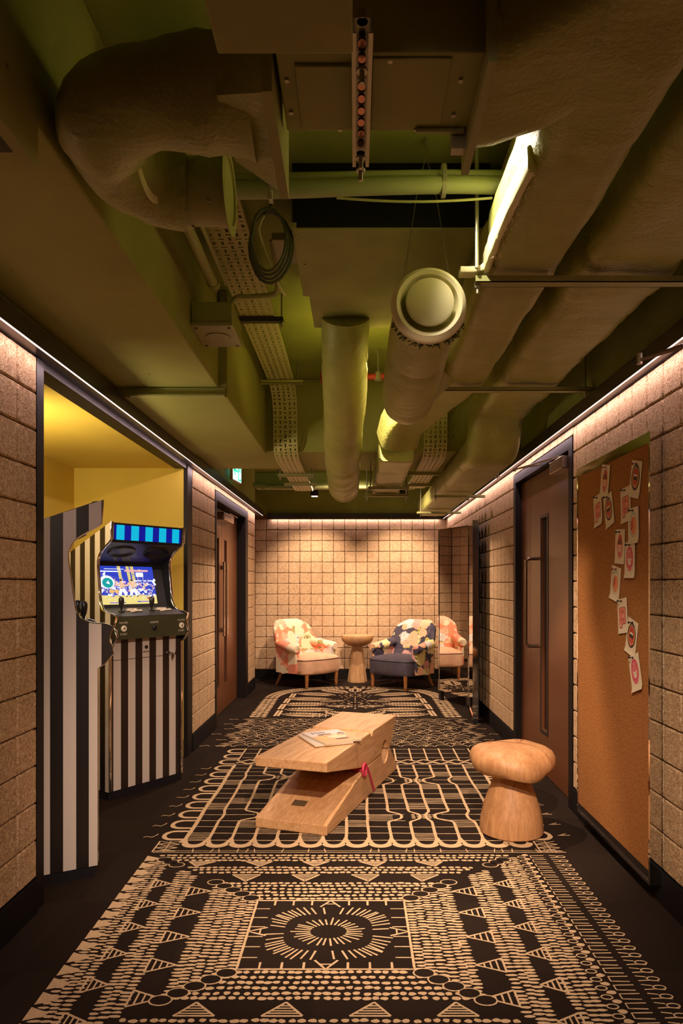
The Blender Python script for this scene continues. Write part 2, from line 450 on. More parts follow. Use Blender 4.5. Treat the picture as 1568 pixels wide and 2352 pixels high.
# local +y of a block points into the wall: back wall y+, left wall must be -x, right +x
T_ = 0.028
# left wall: pier | alcove | pier | double door | short pier | return
wl = struct('wall_left', MB().box(XL - 0.10, XL - T_ + .004, -1.5, 2.715, 0, ZC).box(XL - 0.10, XL - T_ + .004, 5.30, 6.155, 0, ZC)
    .box(XL - 0.10, XL - T_ + .004, 8.02, 8.60, 0, ZC).box(XL - 0.10, XL - T_ + .004, 2.715, 5.30, ZT + .02, ZC)
    .box(XL - 0.10, XL - T_ + .004, 6.155, 8.02, 2.15, ZC).box(-1.9, XL - 0.10, 8.45, 8.60, 0, ZC).box(-1.9, -1.778, 8.6, 9.5, 0, ZC), M['joint'])
block_field(wl, 'left', 2.709, 1.46)
block_field(wl, 'left', 6.150, 5.315)
block_field(wl, 'left', 8.595, 8.03)
block_field(wl, 'left', 6.16, 8.02, z0=2.158, z1=ZT)
XL_ = XL; XL = -1.75; block_field(wl, 'left', 9.385, 8.605); XL = XL_          # recess behind the short pier
wr = struct('wall_right', MB().box(XR + T_ - .004, XR + 0.12, -1.5, 3.907, 0, ZC).box(XR + T_ - .004, XR + 0.12, 5.372, 9.5, 0, ZC)
    .box(XR + T_ - .004, XR + 0.12, 3.907, 5.372, 2.152, ZC), M['joint'])
n = block_field(wr, 'right', 3.905, 1.6, start=3.905 - 0.1545 * 0.35)
n += block_field(wr, 'right', 3.91, 5.37, z0=2.158, z1=ZT)
block_field(wr, 'right', 5.374, YB, part_max=300 - n)
wb = struct('wall_back', MB().box(-2.5, 1.4, YB + T_ - .004, YB + 0.12, 0, ZC), M['joint'])
block_field(wb, 'back', XR, -1.75)
struct('wall_front', MB().box(-2.5, 1.4, -1.6, -1.5, 0, ZC), M['joint'])
# painted upper walls above the light profile
struct('wall_upper_left', MB().box(XL - .02, XL + .002, -1.4, 8.58, 2.27, ZC - .001), M['olive_slab'])
struct('wall_upper_right', MB().box(XR - .002, XR + .02, -1.4, YB - .06, 2.27, ZC - .001), M['olive_slab'])
struct('wall_upper_back', MB().box(-2.4, XR - .003, YB - .012, YB + .02, 2.27, ZC - .001), M['olive_slab'])
# skirtings (stand 4 mm proud)
def skirt(name, *b): struct(name, MB().box(*b), M['skirting'])
m = MB()
for y0, y1 in ((-1.4, 2.70), (5.31, 6.15), (8.03, 8.60)): m.box(XL - T_, XL + .006, y0, y1, 0, ZB - .006)
struct('baseboard_left', m, M['skirting'])
m = MB()
for y0, y1 in ((-1.4, 3.905), (5.374, YB - .007)): m.box(XR - .006, XR + T_, y0, y1, 0, ZB - .006)
struct('baseboard_right', m, M['skirting'])
skirt('baseboard_back', -1.74, XR - .007, YB - .006, YB + T_, 0, ZB - .006)
# shadow-gap light profile along three walls: dark channel with a glowing strip at its lower room-side edge
def profile(name, box, led, label):
    o = struct(name, MB().box(*box), M['profile'])
    return o
struct('trim_1', MB().box(XL - .02, -1.205, -1.4, 8.93, ZT + .004, ZT + .075), M['profile'])
struct('trim_2', MB().box(1.205 - .005, XR + .02, -1.4, YB - .05, ZT + .004, ZT + .075), M['profile'])
struct('trim_3', MB().box(-1.2, 1.196, YB - .055, YB - .046, ZT - .004, ZT + .075).box(-1.2, 1.196, YB - .046, YB - .013, ZT + .014, ZT + .075), M['profile'])
def led(name, mb, label, L):
    o = tag(mb.build(name, M['led']), label, 'light'); return o
led('light_strip', MB().box(-1.2095, -1.2055, -1.3, 8.92, ZT - .0015, ZT + .0035), 'thin glowing line of light running along the top of the left wall', 1)
led('light_strip', MB().box(1.2005, 1.2045, -1.3, YB - .07, ZT - .0015, ZT + .0035), 'thin glowing line of light running along the top of the right wall', 1)
led('light_strip', MB().box(-1.15, 1.18, YB - .034, YB - .022, ZT + .006, ZT + .0135), 'thin glowing line of light along the top of the far wall', 1)
strip_lamp('strip_lamp_left', (-1.212, 3.8, ZT - .006), 10.2, 0.005, (-1.24, 3.8, 0), 19, LEDC).rotation_euler = (R(18), 0, R(90))
strip_lamp('strip_lamp_right', (1.207, 4.0, ZT - .006), 10.4, 0.005, (1.2, 4.0, 0), 19, LEDC).rotation_euler = (R(18), 0, R(-90))
strip_lamp('strip_lamp_back', (0, YB - .028, ZT + .005), 2.3, 0.008, (0, YB, 0), 3.6, LEDC).rotation_euler = (R(14), 0, 0)
# ------------------------------------------------------------------ alcove with its yellow lining
AX, AY0, AY1, AZ = -2.124, 2.42, 5.16, 2.18
struct('wall_alcove_side', MB().box(AX - .05, AX, AY0, AY1, 0, AZ + .05), M['yellow'])
struct('wall_alcove_far', MB().box(AX, XL - .035, AY1, AY1 + .05, 0, AZ + .05), M['yellow'])
struct('wall_alcove_near', MB().box(AX, XL - .11, AY0 - .05, AY0, 0, AZ + .05).box(XL - .115, XL - .101, AY0, 2.72, 0, AZ), M['yellow'])
struct('ceiling_alcove', MB().box(AX, XL - .03, AY0, AY1, AZ, AZ + .04), M['yellow'])
struct('baseboard_alcove', MB().box(AX, XL - .036, AY1 - .012, AY1, 0, 0.13).box(AX, AX + .012, AY0, AY1 - .013, 0, .13), M['skirting'])
struct('trim_4', MB().box(XL - .10, XL - .004, 2.716, 2.777, 0, ZT).box(XL - .034, XL - .004, 5.16, 5.305, 0, ZT)
    .box(XL - .10, XL - .012, 2.777, 5.16, AZ - .004, ZT + .02), M['jamb'])
t = thing('added_batten', 'slim unseen lamp added on top of the striped cabinet nearer the camera, hidden from below', 'light', (-1.80, 3.20, 1.675), R(28))  # unseen lamp added to make the glow on the alcove ceiling
MB().box(-.02, .02, -.22, .22, 0.0, .025).build('body', M['galv'], t)
MB().box(-.012, .012, -.2, .2, .026, .03).build('diffuser', M['lens'], t)
lamp_al = strip_lamp('added_batten_lamp', (-1.80, 3.20, 1.72), 0.05, 0.42, (-1.72, 4.2, 2.2), 15, (1.0, 0.80, 0.46))
# ------------------------------------------------------------------ doors
d1 = struct('door_1', MB().box(XL - .16, XL + .004, 6.16, 6.215, 0, 2.15).box(XL - .16, XL + .004, 7.84, 8.018, 0, 2.15)
    .box(XL - .16, XL + .004, 6.215, 7.84, 2.068, 2.15), M['jamb'])
dx = -1.36
def leaf(parent, y0, y1, vis, hy, name='door_leaf'):
    e = MB().box(dx - .045, dx, y0, vis[0], .006, 2.06).box(dx - .045, dx, vis[1], y1, .006, 2.06)
    e.box(dx - .045, dx, vis[0], vis[1], .006, .30).box(dx - .045, dx, vis[0], vis[1], 1.76, 2.06)
    o = e.build(name, M['door_face'], parent, bevel=.002)
    MB().box(dx - .03, dx - .022, vis[0], vis[1], .30, 1.76).build('vision_panel', M['glass_dark'], o)
    MB().box(dx + .03, dx + .048, hy - .017, hy + .017, .78, 1.53).box(dx, dx + .03, hy - .012, hy + .012, .82, .86)\
        .box(dx, dx + .03, hy - .012, hy + .012, 1.45, 1.49).build('pull_handle', M['chrome_soft'], o, bevel=.002)
    MB().box(dx, dx + .002, vis[0] - .012, vis[0], .30, 1.77).box(dx, dx + .002, vis[1], vis[1] + .012, .30, 1.77)\
        .box(dx, dx + .002, vis[0], vis[1], .288, .30).build('beading', M['jamb'], o)
    return o
l1 = leaf(d1, 6.217, 6.954, (6.70, 6.80), 6.87)
l2 = leaf(d1, 6.960, 7.838, (7.10, 7.21), 7.035)
cl = MB().box(dx, dx + .085, 6.66, 7.18, 1.935, 2.01).build('door_closer', M['bronze'], d1, bevel=.004)
MB().box(dx + .02, dx + .05, 7.15, 7.62, 2.040, 2.052).build('closer_arm', M['steel'], d1)
# right hand door (narrow fixed leaf + wide leaf)
d2x = 1.29
d2 = struct('door_2', MB().box(XR - .004, XR + .11, 3.915, 3.985, 0, 2.15).box(XR - .004, XR + .11, 5.30, 5.368, 0, 2.15)
    .box(XR - .004, XR + .11, 3.985, 5.30, 2.085, 2.15), M['jamb'])
MB().box(XR + .104, XR + .118, 3.985, 5.30, 0, 2.085).build('door_stop', M['black_metal'], d2)
MB().box(d2x, d2x + .045, 5.028, 5.296, .006, 2.08).build('door_leaf', M['door_face'], d2, bevel=.002)
v0, v1 = 4.585, 4.735
e = MB().box(d2x, d2x + .045, 3.99, v0, .006, 2.08).box(d2x, d2x + .045, v1, 5.024, .006, 2.08)
e.box(d2x, d2x + .045, v0, v1, .006, .30).box(d2x, d2x + .045, v0, v1, 1.757, 2.08)
lf = e.build('door_leaf', M['door_face'], d2, bevel=.002)
MB().box(d2x + .022, d2x + .03, v0, v1, .30, 1.757).build('vision_panel', M['glass_dark'], lf)
MB().box(d2x - .004, d2x, v0 - .02, v0, .28, 1.777).box(d2x - .004, d2x, v1, v1 + .02, .28, 1.777).box(d2x - .004, d2x, v0, v1, 1.757, 1.777)\
    .box(d2x - .004, d2x, v0, v1, .28, .30).build('beading', M['black_metal'], lf)
MB().tube(smoothpath([(d2x, 4.81, 1.482), (d2x - .055, 4.81, 1.482), (d2x - .078, 4.81, 1.476), (d2x - .09, 4.81, 1.455), (d2x - .09, 4.81, 1.43),
    (d2x - .09, 4.81, .92), (d2x - .09, 4.81, .893), (d2x - .078, 4.81, .872), (d2x - .055, 4.81, .866), (d2x, 4.81, .866)], .03), .0125, 12)\
    .build('pull_handle', M['bronze'], lf, smooth=True)
for z in (1.885, 1.102, .265):
    MB().cyl((d2x - .012, 5.312, z - .055), (d2x - .012, 5.312, z + .055), .009, 10).build('hinge', M['steel'], d2)
c2 = MB().box(d2x - .075, d2x, 4.02, 4.28, 1.985, 2.06).build('door_closer', M['bronze'], d2, bevel=.004)
MB().cyl((d2x - .045, 4.17, 2.06), (d2x - .045, 4.17, 2.078), .012).build('spindle', M['steel'], c2)
MB().box(d2x - .057, d2x - .035, 4.155, 4.185, 2.078, 2.084).cyl((d2x - .046, 4.17, 2.082), (1.10, 4.72, 2.092), .006, 8)\
    .cyl((1.10, 4.72, 2.082), (1.10, 4.72, 2.10), .011, 8).cyl((1.10, 4.72, 2.095), (1.25, 4.60, 2.11), .006, 8).build('closer_arm', M['steel'], c2)
t = thing('door_closer', 'dark metal folding closer arm poking in at the right edge under the light strip', 'door closer', (1.20, 2.35, 2.145))
MB().cyl((.02, .0, 0), (-.12, .245, .005), .007, 8).cyl((-.12, .245, .005), (.03, .05, .022), .006, 8).build('arm', M['bronze'], t)
MB().cyl((-.12, .245, -.01), (-.12, .245, .03), .011, 8).build('elbow_joint', M['steel'], t)
MB().box(.0, .045, -.1, .1, -.06, .0).build('body', M['bronze'], t)
# ------------------------------------------------------------------ slab downstands
bk = struct('beam_left', MB().box(XL + .003, -.715, -.6, 3.57, 2.33, ZC - .001), M['concrete'], bevel=.006)
bk = struct('beam_left_lower', MB().box(XL + .003, -.668, 3.572, 5.118, 2.277, ZC - .001), M['concrete'], bevel=.006)
struct('beam_cross', MB().box(XL + .003, XR - .003, 5.12, 5.87, 2.295, ZC - .001), M['concrete'], bevel=.006)
t = thing('ledge_angle', 'narrow painted angle along the step between the two left soffits', 'trim', (-.95, 3.545, 2.277))
MB().box(-.22, .27, -.004, .03, 0.0, .008).box(-.22, .27, .022, .03, .008, .05).build('angle', M['olive_metal'], t)
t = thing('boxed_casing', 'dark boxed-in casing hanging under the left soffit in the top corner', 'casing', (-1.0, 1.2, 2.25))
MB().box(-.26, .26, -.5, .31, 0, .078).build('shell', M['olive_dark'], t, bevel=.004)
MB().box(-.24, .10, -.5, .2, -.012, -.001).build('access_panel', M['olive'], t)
MB().box(.262, .29, -.5, .33, -.02, .079).build('edge_trim', M['olive'], t)  # lighter strip paints the casing's lit edge against its darkened shell
# ------------------------------------------------------------------ services under the slab
def H(h): return EYE + h
def jit(a, sc, rid=0.0, tape=0):
    def f(p, i):
        d = mnoise.noise(Vector((p.x * sc, p.y * sc * .55, p.z * sc))) * a + mnoise.noise(p * sc * 3.1) * a * .35
        if tape and i % tape == 0: d -= rid
        return d
    return f
# --- long insulated duct 1 with its branch to the fan unit, and the drop at its far end
t = thing('insulated_duct', 'left one of the two long wrapped ducts, branching across to the fan unit', 'duct', (.565, 2.4, 2.455))
def local(pts, o): return [tuple(Vector(p) - Vector(o)) for p in pts]
o_ = (.565, 2.4, 2.455)
sec = dense(rrect(.25, .22, .05, 4), .03)
def jw(pts, o, f):
    return (lambda p, i: f(p + Vector(o), i))
MB().sweep(smoothpath(local([(.565, .5, 2.455), (.565, 1.2, 2.455), (.565, 2.4, 2.455), (.565, 3.3, 2.455), (.565, 3.62, 2.455)], o_), .035), sec,
    jit=jw(0, o_, jit(.009, 9, .006, 17)), up=(0, 0, 1)).build('main_run', M['wrap'], t, smooth=True)
sec2 = dense(rrect(.24, .20, .04, 3), .03)
MB().sweep(smoothpath(local([(.562, 3.60, 2.452), (.53, 3.80, 2.44), (.42, 4.02, 2.39), (.30, 4.20, 2.31), (.262, 4.33, 2.22)], o_), .035), sec2,
    jit=jw(0, o_, jit(.007, 10)), up=(0, 0, 1)).build('offset_bend', M['wrap'], t, smooth=True)
MB().sweep(smoothpath(local([(.262, 4.30, 2.155), (.262, 4.9, 2.155), (.262, 5.95, 2.155)], o_), .04), dense(rrect(.225, .17, .03, 3), .03),
    jit=jw(0, o_, jit(.005, 10, .007, 11)), up=(0, 0, 1)).build('low_run', M['wrap'], t, smooth=True)
MB().sweep(smoothpath(local([(.272, 1.465, 2.405), (.33, 1.455, 2.408), (.44, 1.39, 2.43), (.60, 1.30, 2.455)], o_), .03), dense(rrect(.31, .17, .04, 3), .03),
    jit=jw(0, o_, jit(.010, 9)), scales=None, up=(0, 0, 1)).build('branch', M['wrap'], t, smooth=True)
MB().prism([(1.50, 2.445), (1.88, 2.425), (1.88, 2.69), (1.50, 2.69)], .292, .312, 'x').build('branch_flange', M['olive_metal'], t)
bf = bpy.data.objects['branch_flange']; bf.scale = (.87,) * 3; bf.location = tuple(Vector((0, 0, EYE * .13)) - Vector(o_))
# torn fleece on the duct's left edge; pale colour paints the light there
m = MB(); rf = random.Random(5)
for k in range(420):
    y = rf.uniform(1.74, 2.35); z = 2.352 + rf.gauss(0, .012); x = .440 + rf.uniform(-.006, .02)
    a = rf.uniform(0, 6.3); L = rf.uniform(.006, .02)
    m.cyl((x - o_[0], y - o_[1], z - o_[2]), (x - o_[0] + L * math.cos(a) * .5, y - o_[1] + L * math.sin(a), z - o_[2] - rf.uniform(0, .006)), .0007, 3)
m.build('torn_fleece', M['valve_white'], t, kind='stuff')
m = MB().sweep(smoothpath(local([(.447, 1.73, 2.375), (.437, 1.85, 2.37), (.433, 2.05, 2.372), (.436, 2.25, 2.37), (.445, 2.36, 2.372)], o_), .02),
    dense(rrect(.022, .075, .01, 3), .012), jit=jw(0, o_, jit(.005, 45)), up=(0, 0, 1)).build('lit_fleece', M['valve_white'], t, smooth=True)
# --- duct 2
o_ = (.925, 2.6, 2.485)
t = thing('insulated_duct', 'wide wrapped duct beside the right wall, stepping down towards the far end', 'duct', o_)
sec = dense(rrect(.34, .28, .06, 4), .035)
MB().sweep(smoothpath(local([(.925, .4, 2.485), (.925, 1.6, 2.485), (.925, 2.8, 2.485), (.925, 3.8, 2.485), (.925, 4.30, 2.485)], o_), .035), sec,
    jit=jw(0, o_, jit(.013, 8, .008, 13)), up=(0, 0, 1)).build('upper_run', M['wrap'], t, smooth=True)
MB().sweep(smoothpath(local([(.925, 4.28, 2.48), (.915, 4.36, 2.42), (.905, 4.42, 2.32), (.90, 4.52, 2.205), (.90, 4.62, 2.19)], o_), .03), dense(rrect(.335, .19, .05, 3), .035),
    jit=jw(0, o_, jit(.007, 9)), up=(0, 0, 1)).build('step_bend', M['wrap'], t, smooth=True)
MB().sweep(smoothpath(local([(.90, 4.56, 2.19), (.90, 5.4, 2.19), (.90, 6.6, 2.19), (.90, 7.95, 2.19)], o_), .04), dense(rrect(.335, .180, .045, 3), .035),
    jit=jw(0, o_, jit(.008, 9, .010, 9)), up=(0, 0, 1)).build('lower_run', M['wrap'], t, smooth=True)
# --- strut channels carrying the ducts
def hanger(label, x0, x1, y, z, rods, mat='olive_metal', wd=.041, ht=.022, cat='bracket', zt=ZC):
    t = thing('strut_channel', label, cat, ((x0 + x1) / 2, y, z)); cx = (x0 + x1) / 2
    MB().box(x0 - cx, x1 - cx, -wd / 2, wd / 2, 0, .003).box(x0 - cx, x1 - cx, -wd / 2, -wd / 2 + .003, 0, ht)\
        .box(x0 - cx, x1 - cx, wd / 2 - .003, wd / 2, 0, ht).build('channel', M[mat], t)
    for r in rods:
        MB().cyl((r - cx, 0, -.03), (r - cx, 0, zt - z - .001), .005, 8).build('threaded_rod', M['galv'], t)
        MB().lathe([(.010, -.012), (.010, -.001)], 6, (r - cx, 0, 0)).build('nut', M['galv'], t)
    return t
hanger('painted strut channel crossing under both long ducts, nearest the camera', .40, 1.235, 2.29, 2.303, (.41, 1.22))
hanger('thin strut channel crossing under both long ducts farther along', .42, 1.235, 3.56, 2.303, (.43, 1.20))
hanger('strut channel under the stepped-down duct, first beyond the crossing beam', .69, 1.13, 5.95, 2.058, (.70,))
hanger('strut channel under the stepped-down duct, close to the far wall', .66, 1.13, 7.3, 2.058, (.70,))
hanger('strut channel under the small low duct, nearer of two', .10, .42, 5.35, 2.045, (.12, .40), zt=2.294)
hanger('strut channel under the small low duct, farther of two', .08, .45, 5.78, 2.045, (.10, .43), zt=2.294)
# insulation tongue over the strut end
t = thing('insulation_offcut', 'pale curled offcut of insulation on the end of the nearest strut', 'insulation', (.39, 2.29, 2.345))
MB().sweep(smoothpath([(-.04, 0, .0), (0, 0, .0), (.035, -.005, .004), (.055, -.01, .022)], .01), rrect(.05, .022, .006, 2), up=(0, 0, 1)).build('offcut', M['valve_white'], t, smooth=True)
# --- round spiral duct A from the fan unit, dropping forwards
def spiral(name, label, path, r, o, bands, mat='wrap', seed=0, sc=None):
    t = thing(name, label, 'duct', o)
    P = smoothpath(local(path, o), .03); n = len(P); s2 = circ(r, 32)
    scl = [1.0] * n
    for b in bands:
        i = min(n - 1, int(b * (n - 1))); scl[i] = .93
        if i + 1 < n: scl[i + 1] = .97
    if sc: scl = [a * (sc[0] + (sc[1] - sc[0]) * i / (n - 1)) for i, a in enumerate(scl)]
    MB().sweep(P, s2, scales=scl, jit=jw(0, o, jit(.007, 9)), up=(0, 0, 1)).build('sleeve', M[mat], t, smooth=True)
    return t, P
o_ = (-.08, 4.3, 2.3)
t, P = spiral('flexible_duct', 'round wrapped duct dropping from the centre box towards the far wall', [(-.05, 3.38, 2.63), (-.055, 3.55, 2.48), (-.06, 3.85, 2.33), (-.075, 4.3, 2.205), (-.085, 4.75, 2.125), (-.09, 5.35, 2.065)], .120, o_, (.12, .42, .66, .74, .82, .97))
MB().lathe([(.1, 5.35), (.112, 5.365), (.03, 5.372)], 28, tuple(Vector((-.09, 0, 2.063)) - Vector(o_)), 'y').build('end_collar', M['olive_metal'], t, smooth=True)
# --- round duct B with the air valve
o_ = (.24, 2.7, 2.2)
t, P = spiral('flexible_duct', 'round wrapped duct whose near end carries the pale disc air valve', [(.243, 2.27, 2.218), (.243, 2.6, 2.200), (.242, 2.95, 2.178), (.243, 3.16, 2.168), (.26, 3.30, 2.20), (.31, 3.42, 2.30), (.42, 3.52, 2.42)], .118, o_, (.28, .36, .62))
tv = thing('air_valve', 'round pale ceiling air valve with a floating centre disc, facing the camera', 'air valve', (.243, 2.262, 2.218))
MB().lathe([(.104, .012), (.122, .010), (.126, -.004), (.120, -.020), (.108, -.030), (.096, -.026), (.088, -.008), (.085, .02), (.085, .012)], 48, (0, 0, 0), 'y').build('outer_ring', M['valve_white'], tv, smooth=True)
MB().lathe([(.085, .03), (.005, .03)], 40, (0, 0, 0), 'y').build('dark_throat', M['void'], tv)
MB().lathe([(.058, .012), (.076, -.022), (.0795, -.032), (.078, -.038), (.070, -.041), (.002, -.041)], 48, (.001, 0, .001), 'y').build('centre_disc', M['valve_white'], tv, smooth=True)
m = MB(); rf = random.Random(8)
for k in range(60):
    a = rf.uniform(3.5, 5.9); r = .123
    m.cyl((r * math.cos(a), .012, r * math.sin(a)), ((r + rf.uniform(.004, .018)) * math.cos(a + rf.uniform(-.1, .1)), .01 + rf.uniform(-.01, .02), (r + rf.uniform(.002, .014)) * math.sin(a)), .0022, 4)
m.build('torn_edge', M['olive_dark'], tv, kind='stuff')
t = thing('hanging_wire', 'thin steel wire sling holding up the duct with the air valve', 'wire', (.245, 2.36, ZC))
for x in (-.085, .085):
    MB().tube([(0, 0, 0), (0.0, .0, -.06), (x * .35, -.01, -.18), (x, -.02, -.535)], .0014, 6).build('wire', M['steel'], t)
MB().cyl((0, 0, -.03), (0, 0, 0), .006).build('anchor', M['galv'], t)
MB().cyl((.030, -.01, -.20), (.036, -.01, -.155), .004).build('gripper', M['galv'], t)
# --- left swept bend with open flanged collar
o_ = (-.55, 1.95, 2.54)
t = thing('duct_bend', 'fat wrapped duct sweeping round a half turn to an open flanged collar', 'duct', o_)
bend = [(-.26, 1.75, 2.545), (-.42, 1.745, 2.545), (-.56, 1.76, 2.545), (-.66, 1.82, 2.545), (-.705, 1.93, 2.545), (-.69, 2.05, 2.545), (-.62, 2.14, 2.545), (-.54, 2.17, 2.545)]
P = smoothpath(local(bend, o_), .03); n = len(P)
scl = [1.25 - .33 * min(1, i / (n * .3)) if i < n * .3 else .92 + (.08 if i < n * .6 else -.05) * math.sin((i / n - .3) * 4.5) for i in range(n)]
MB().sweep(P, circ(.125, 32), scales=[(s, s * (.85 if i < 4 else 1)) for i, s in enumerate(scl)], jit=jw(0, o_, jit(.012, 9)), up=(0, 0, 1)).build('sleeve', M['wrap'], t, smooth=True)
MB().prism([(1.555, 2.42), (1.955, 2.40), (1.955, 2.69), (1.555, 2.69)], -.215, -.190, 'x').build('spigot_flange', M['olive'], t)
bpy.data.objects['spigot_flange'].location = tuple(-Vector(o_))
m = MB(); 
a = [(-.200, y, z) for y, z in ((1.565, 2.425), (1.945, 2.405), (1.945, 2.68), (1.565, 2.68))]
b = [(-.33, 1.75 + .125 * c, 2.545 + .105 * s_) for c, s_ in ((-1, -.8), (1, -.8), (1, .8), (-1, .8))]
m.add(local(a + b, o_), [(0, 1, 5, 4), (1, 2, 6, 5), (2, 3, 7, 6), (3, 0, 4, 7)]); m.build('taper', M['wrap'], t)
c = MB().lathe([(.098, -.545), (.100, -.44), (.1005, -.405)], 36, (-o_[0], 2.17 - o_[1], 2.545 - o_[2]), 'x').build('collar', M['olive_metal'], t, smooth=True)
MB().lathe([(.098, -.403), (.128, -.400), (.1285, -.397), (.098, -.395), (.092, -.43)], 36, (-o_[0], 2.17 - o_[1], 2.545 - o_[2]), 'x').build('flange', M['olive'], t, smooth=True)
MB().lathe([(.092, -.425), (.004, -.425)], 36, (-o_[0], 2.17 - o_[1], 2.545 - o_[2]), 'x').build('dark_mouth', M['void'], t)
for k in range(6):
    a = k * 1.05 + .3
    MB().lathe([(.005, -.004), (.005, .004), (.002, .006)], 8, (-.52 - o_[0] + .07 * (k % 2), 2.17 - o_[1] - .1 * math.cos(a), 2.545 - o_[2] + .1 * math.sin(a) - .002), 'z').build('rivet', M['galv'], t)
MB().sweep([( .115 - .17 + .03 * math.cos(a) * .35, .06 + .11 * math.cos(a), .02 + .115 * math.sin(a)) for a in [k * .25 for k in range(26)]], rrect(.004, .022, .001, 1), cap=False).build('strap_loop', M['valve_white'], t)
# --- fan coil units
t = thing('fan_unit', 'shallow ceiling fan unit with a screwed underside panel between the two wrapped branches', 'ventilation unit', (.06, 1.67, 2.495))
MB().box(-.24, .235, -.133, .135, 0, .34).build('casing', M['olive'], t, bevel=.004)
MB().box(-.20, -.03, -.10, .115, -.008, -.001).build('access_panel', M['olive'], t, bevel=.002)
MB().box(-.02, .16, -.12, .10, -.005, -.001).build('access_panel', M['olive'], t, bevel=.002)
for x, y in ((-.222, -.05), (-.222, .06), (.19, -.05), (.19, .07), (.205, .12), (.02, -.11), (-.10, .125), (.10, .126)):
    MB().lathe([(.006, -.005), (.004, -.001)], 10, (x, y, -.0005)).build('screw', M['galv'], t)
MB().box(.10, .225, .118, .128, -.012, -.001).build('edge_lip', M['olive_metal'], t)
MB().box(.236, .285, -.14, .16, .06, .30).build('side_channel', M['olive'], t)
MB().box(.195, .235, .1355, .165, -.045, .02).build('hanging_lug', M['galv'], t)
t = thing('fan_unit', 'blank box of a ceiling unit hanging nearest the camera at the top edge', 'ventilation unit', (-.145, 1.2, 2.395))
MB().box(-.14, .14, -.3, .215, 0, .2).build('casing', M['olive'], t, bevel=.004)
MB().box(-.14, .14, -.3, -.10, -.012, -.001).build('joint_strip', M['olive_dark'], t)
t = thing('fan_unit', 'long tan box of a ceiling unit hanging in the middle behind the pipes', 'ventilation unit', (.145, 2.8, 2.60))
MB().box(-.38, .355, -.30, .29, 0, .239).build('casing', M['olive'], t, bevel=.004)
MB().box(-.375, .35, -.3035, -.301, .004, .238).build('intake_opening', M['void'], t)
MB().box(-.355, .335, .292, .70, .012, .238).build('plenum', M['olive'], t, bevel=.004)
MB().box(-.384, -.36, -.306, -.3, 0, .02).build('corner_angle', M['olive_metal'], t)
for x, y in ((-.365, -.25), (-.36, .2), (-.35, -.02), (.3, -.2)):
    MB().lathe([(.005, -.004), (.003, -.0005)], 8, (x, y, 0)).build('screw', M['galv'], t)
# slotted channel, open side down; copper beads stand for reflections inside it
t = thing('mounting_rail', 'open channel rail with modelled copper glints and bolts hanging under the fan unit', 'rail', (.015, 1.64, 2.445))
MB().box(-.0225, .0225, -.22, .235, .03, .033).box(-.0225, -.019, -.22, .235, 0, .03).box(.019, .0225, -.22, .235, 0, .03)\
    .box(-.0225, -.013, -.22, .235, -.002, 0).box(.013, .0225, -.22, .235, -.002, 0).build('channel', M['galv'], t)
for k in range(9):
    MB().lathe([(.009, .016), (.009, .022), (.004, .025)], 10, (0, -.17 + .042 * k, 0), sy=1.5).build('copper_glint', M['copper'], t, smooth=True)
for y in (-.12, .19, .245):
    MB().lathe([(.013, -.004), (.013, .002), (.006, .003), (.006, -.022), (.006, -.03)], 8, (0, y, -.004)).build('bolt', M['galv'], t)
for y in (-.21, .225):
    MB().cyl((0, y, .03), (0, y, .05), .012).build('spacer', M['galv'], t)
# --- insulated refrigerant pipes
t = thing('pipe_pair', 'pair of pale green insulated pipes crossing below the slab from the flanged collar', 'pipe', (0, 2.2, 2.57))
wob = lambda x: .006 * math.sin(4 * x + 1) + (.012 if x > -.15 else 0) * min(1, max(0, (x + .15) * 2))
MB().tube([(x, .0, wob(x)) for x in [-.55 + .03 * k for k in range(37)]], .027, 16).build('thick_pipe', M['pipe_pale'], t, smooth=True)
MB().tube([(x, .012, .042 + wob(x) * .6) for x in [-.55 + .03 * k for k in range(37)]], .018, 14).build('thin_pipe', M['pipe_pale'], t, smooth=True)
MB().tube([(x, -.005, -.030 - .012 * math.sin(3.1 * max(0, (x + .06)) * 2)) for x in [-.06 + .02 * k for k in range(26)]], .004, 8).build('lead', M['olive_metal'], t, smooth=True)
for x in (-.272, .285):
    MB().sweep([(x, .006 + .034 * math.cos(a), .016 + wob(x) + .052 * math.sin(a)) for a in [k * .3926 for k in range(16)]], rrect(.014, .004, .001, 1), closed=True).build('clip_band', M['galv'], t)
# --- conduits and boxes on the left
t = thing('conduit', 'pale conduit running along the side of the left soffit to a grey lead', 'pipe', (-.60, 2.6, 2.58))
MB().cyl((0, -.42, .0), (0, .30, -.01), .021, 14).build('pipe', M['olive_metal'], t, smooth=True)
MB().cyl((.045, -.40, .015), (.045, .34, .01), .008, 8).build('thin_pipe', M['olive_metal'], t, smooth=True)
MB().lathe([(.024, .27), (.026, .29), (.024, .31)], 14, (0, 0, -.01), 'y').build('coupler', M['olive_metal'], t, smooth=True)
MB().tube(smoothpath([(0, .30, -.01), (.01, .36, -.005), (-.005, .42, -.03), (-.02, .46, -.07), (-.02, .47, -.10)], .02), .006, 8).build('flexible_tail', M['cable'], t, smooth=True)
t = thing('junction_box', 'square junction box bolted to the side of the left soffit', 'junction box', (-.62, 3.09, 2.44))
MB().box(-.092, .085, -.13, .13, 0, .085).build('base', M['olive'], t, bevel=.005)
MB().box(-.096, .089, -.134, .134, -.022, -.001).build('lid', M['white_plastic'], t, bevel=.006)
MB().lathe([(.055, -.0225), (.055, -.026), (.045, -.0262)], 24, (0, 0, 0)).build('knockout', M['white_plastic'], t)
for x in (-.075, .068):
    for y in (-.11, .11): MB().lathe([(.007, -.026), (.007, -.021)], 8, (x, y, 0)).build('screw', M['cable'], t)
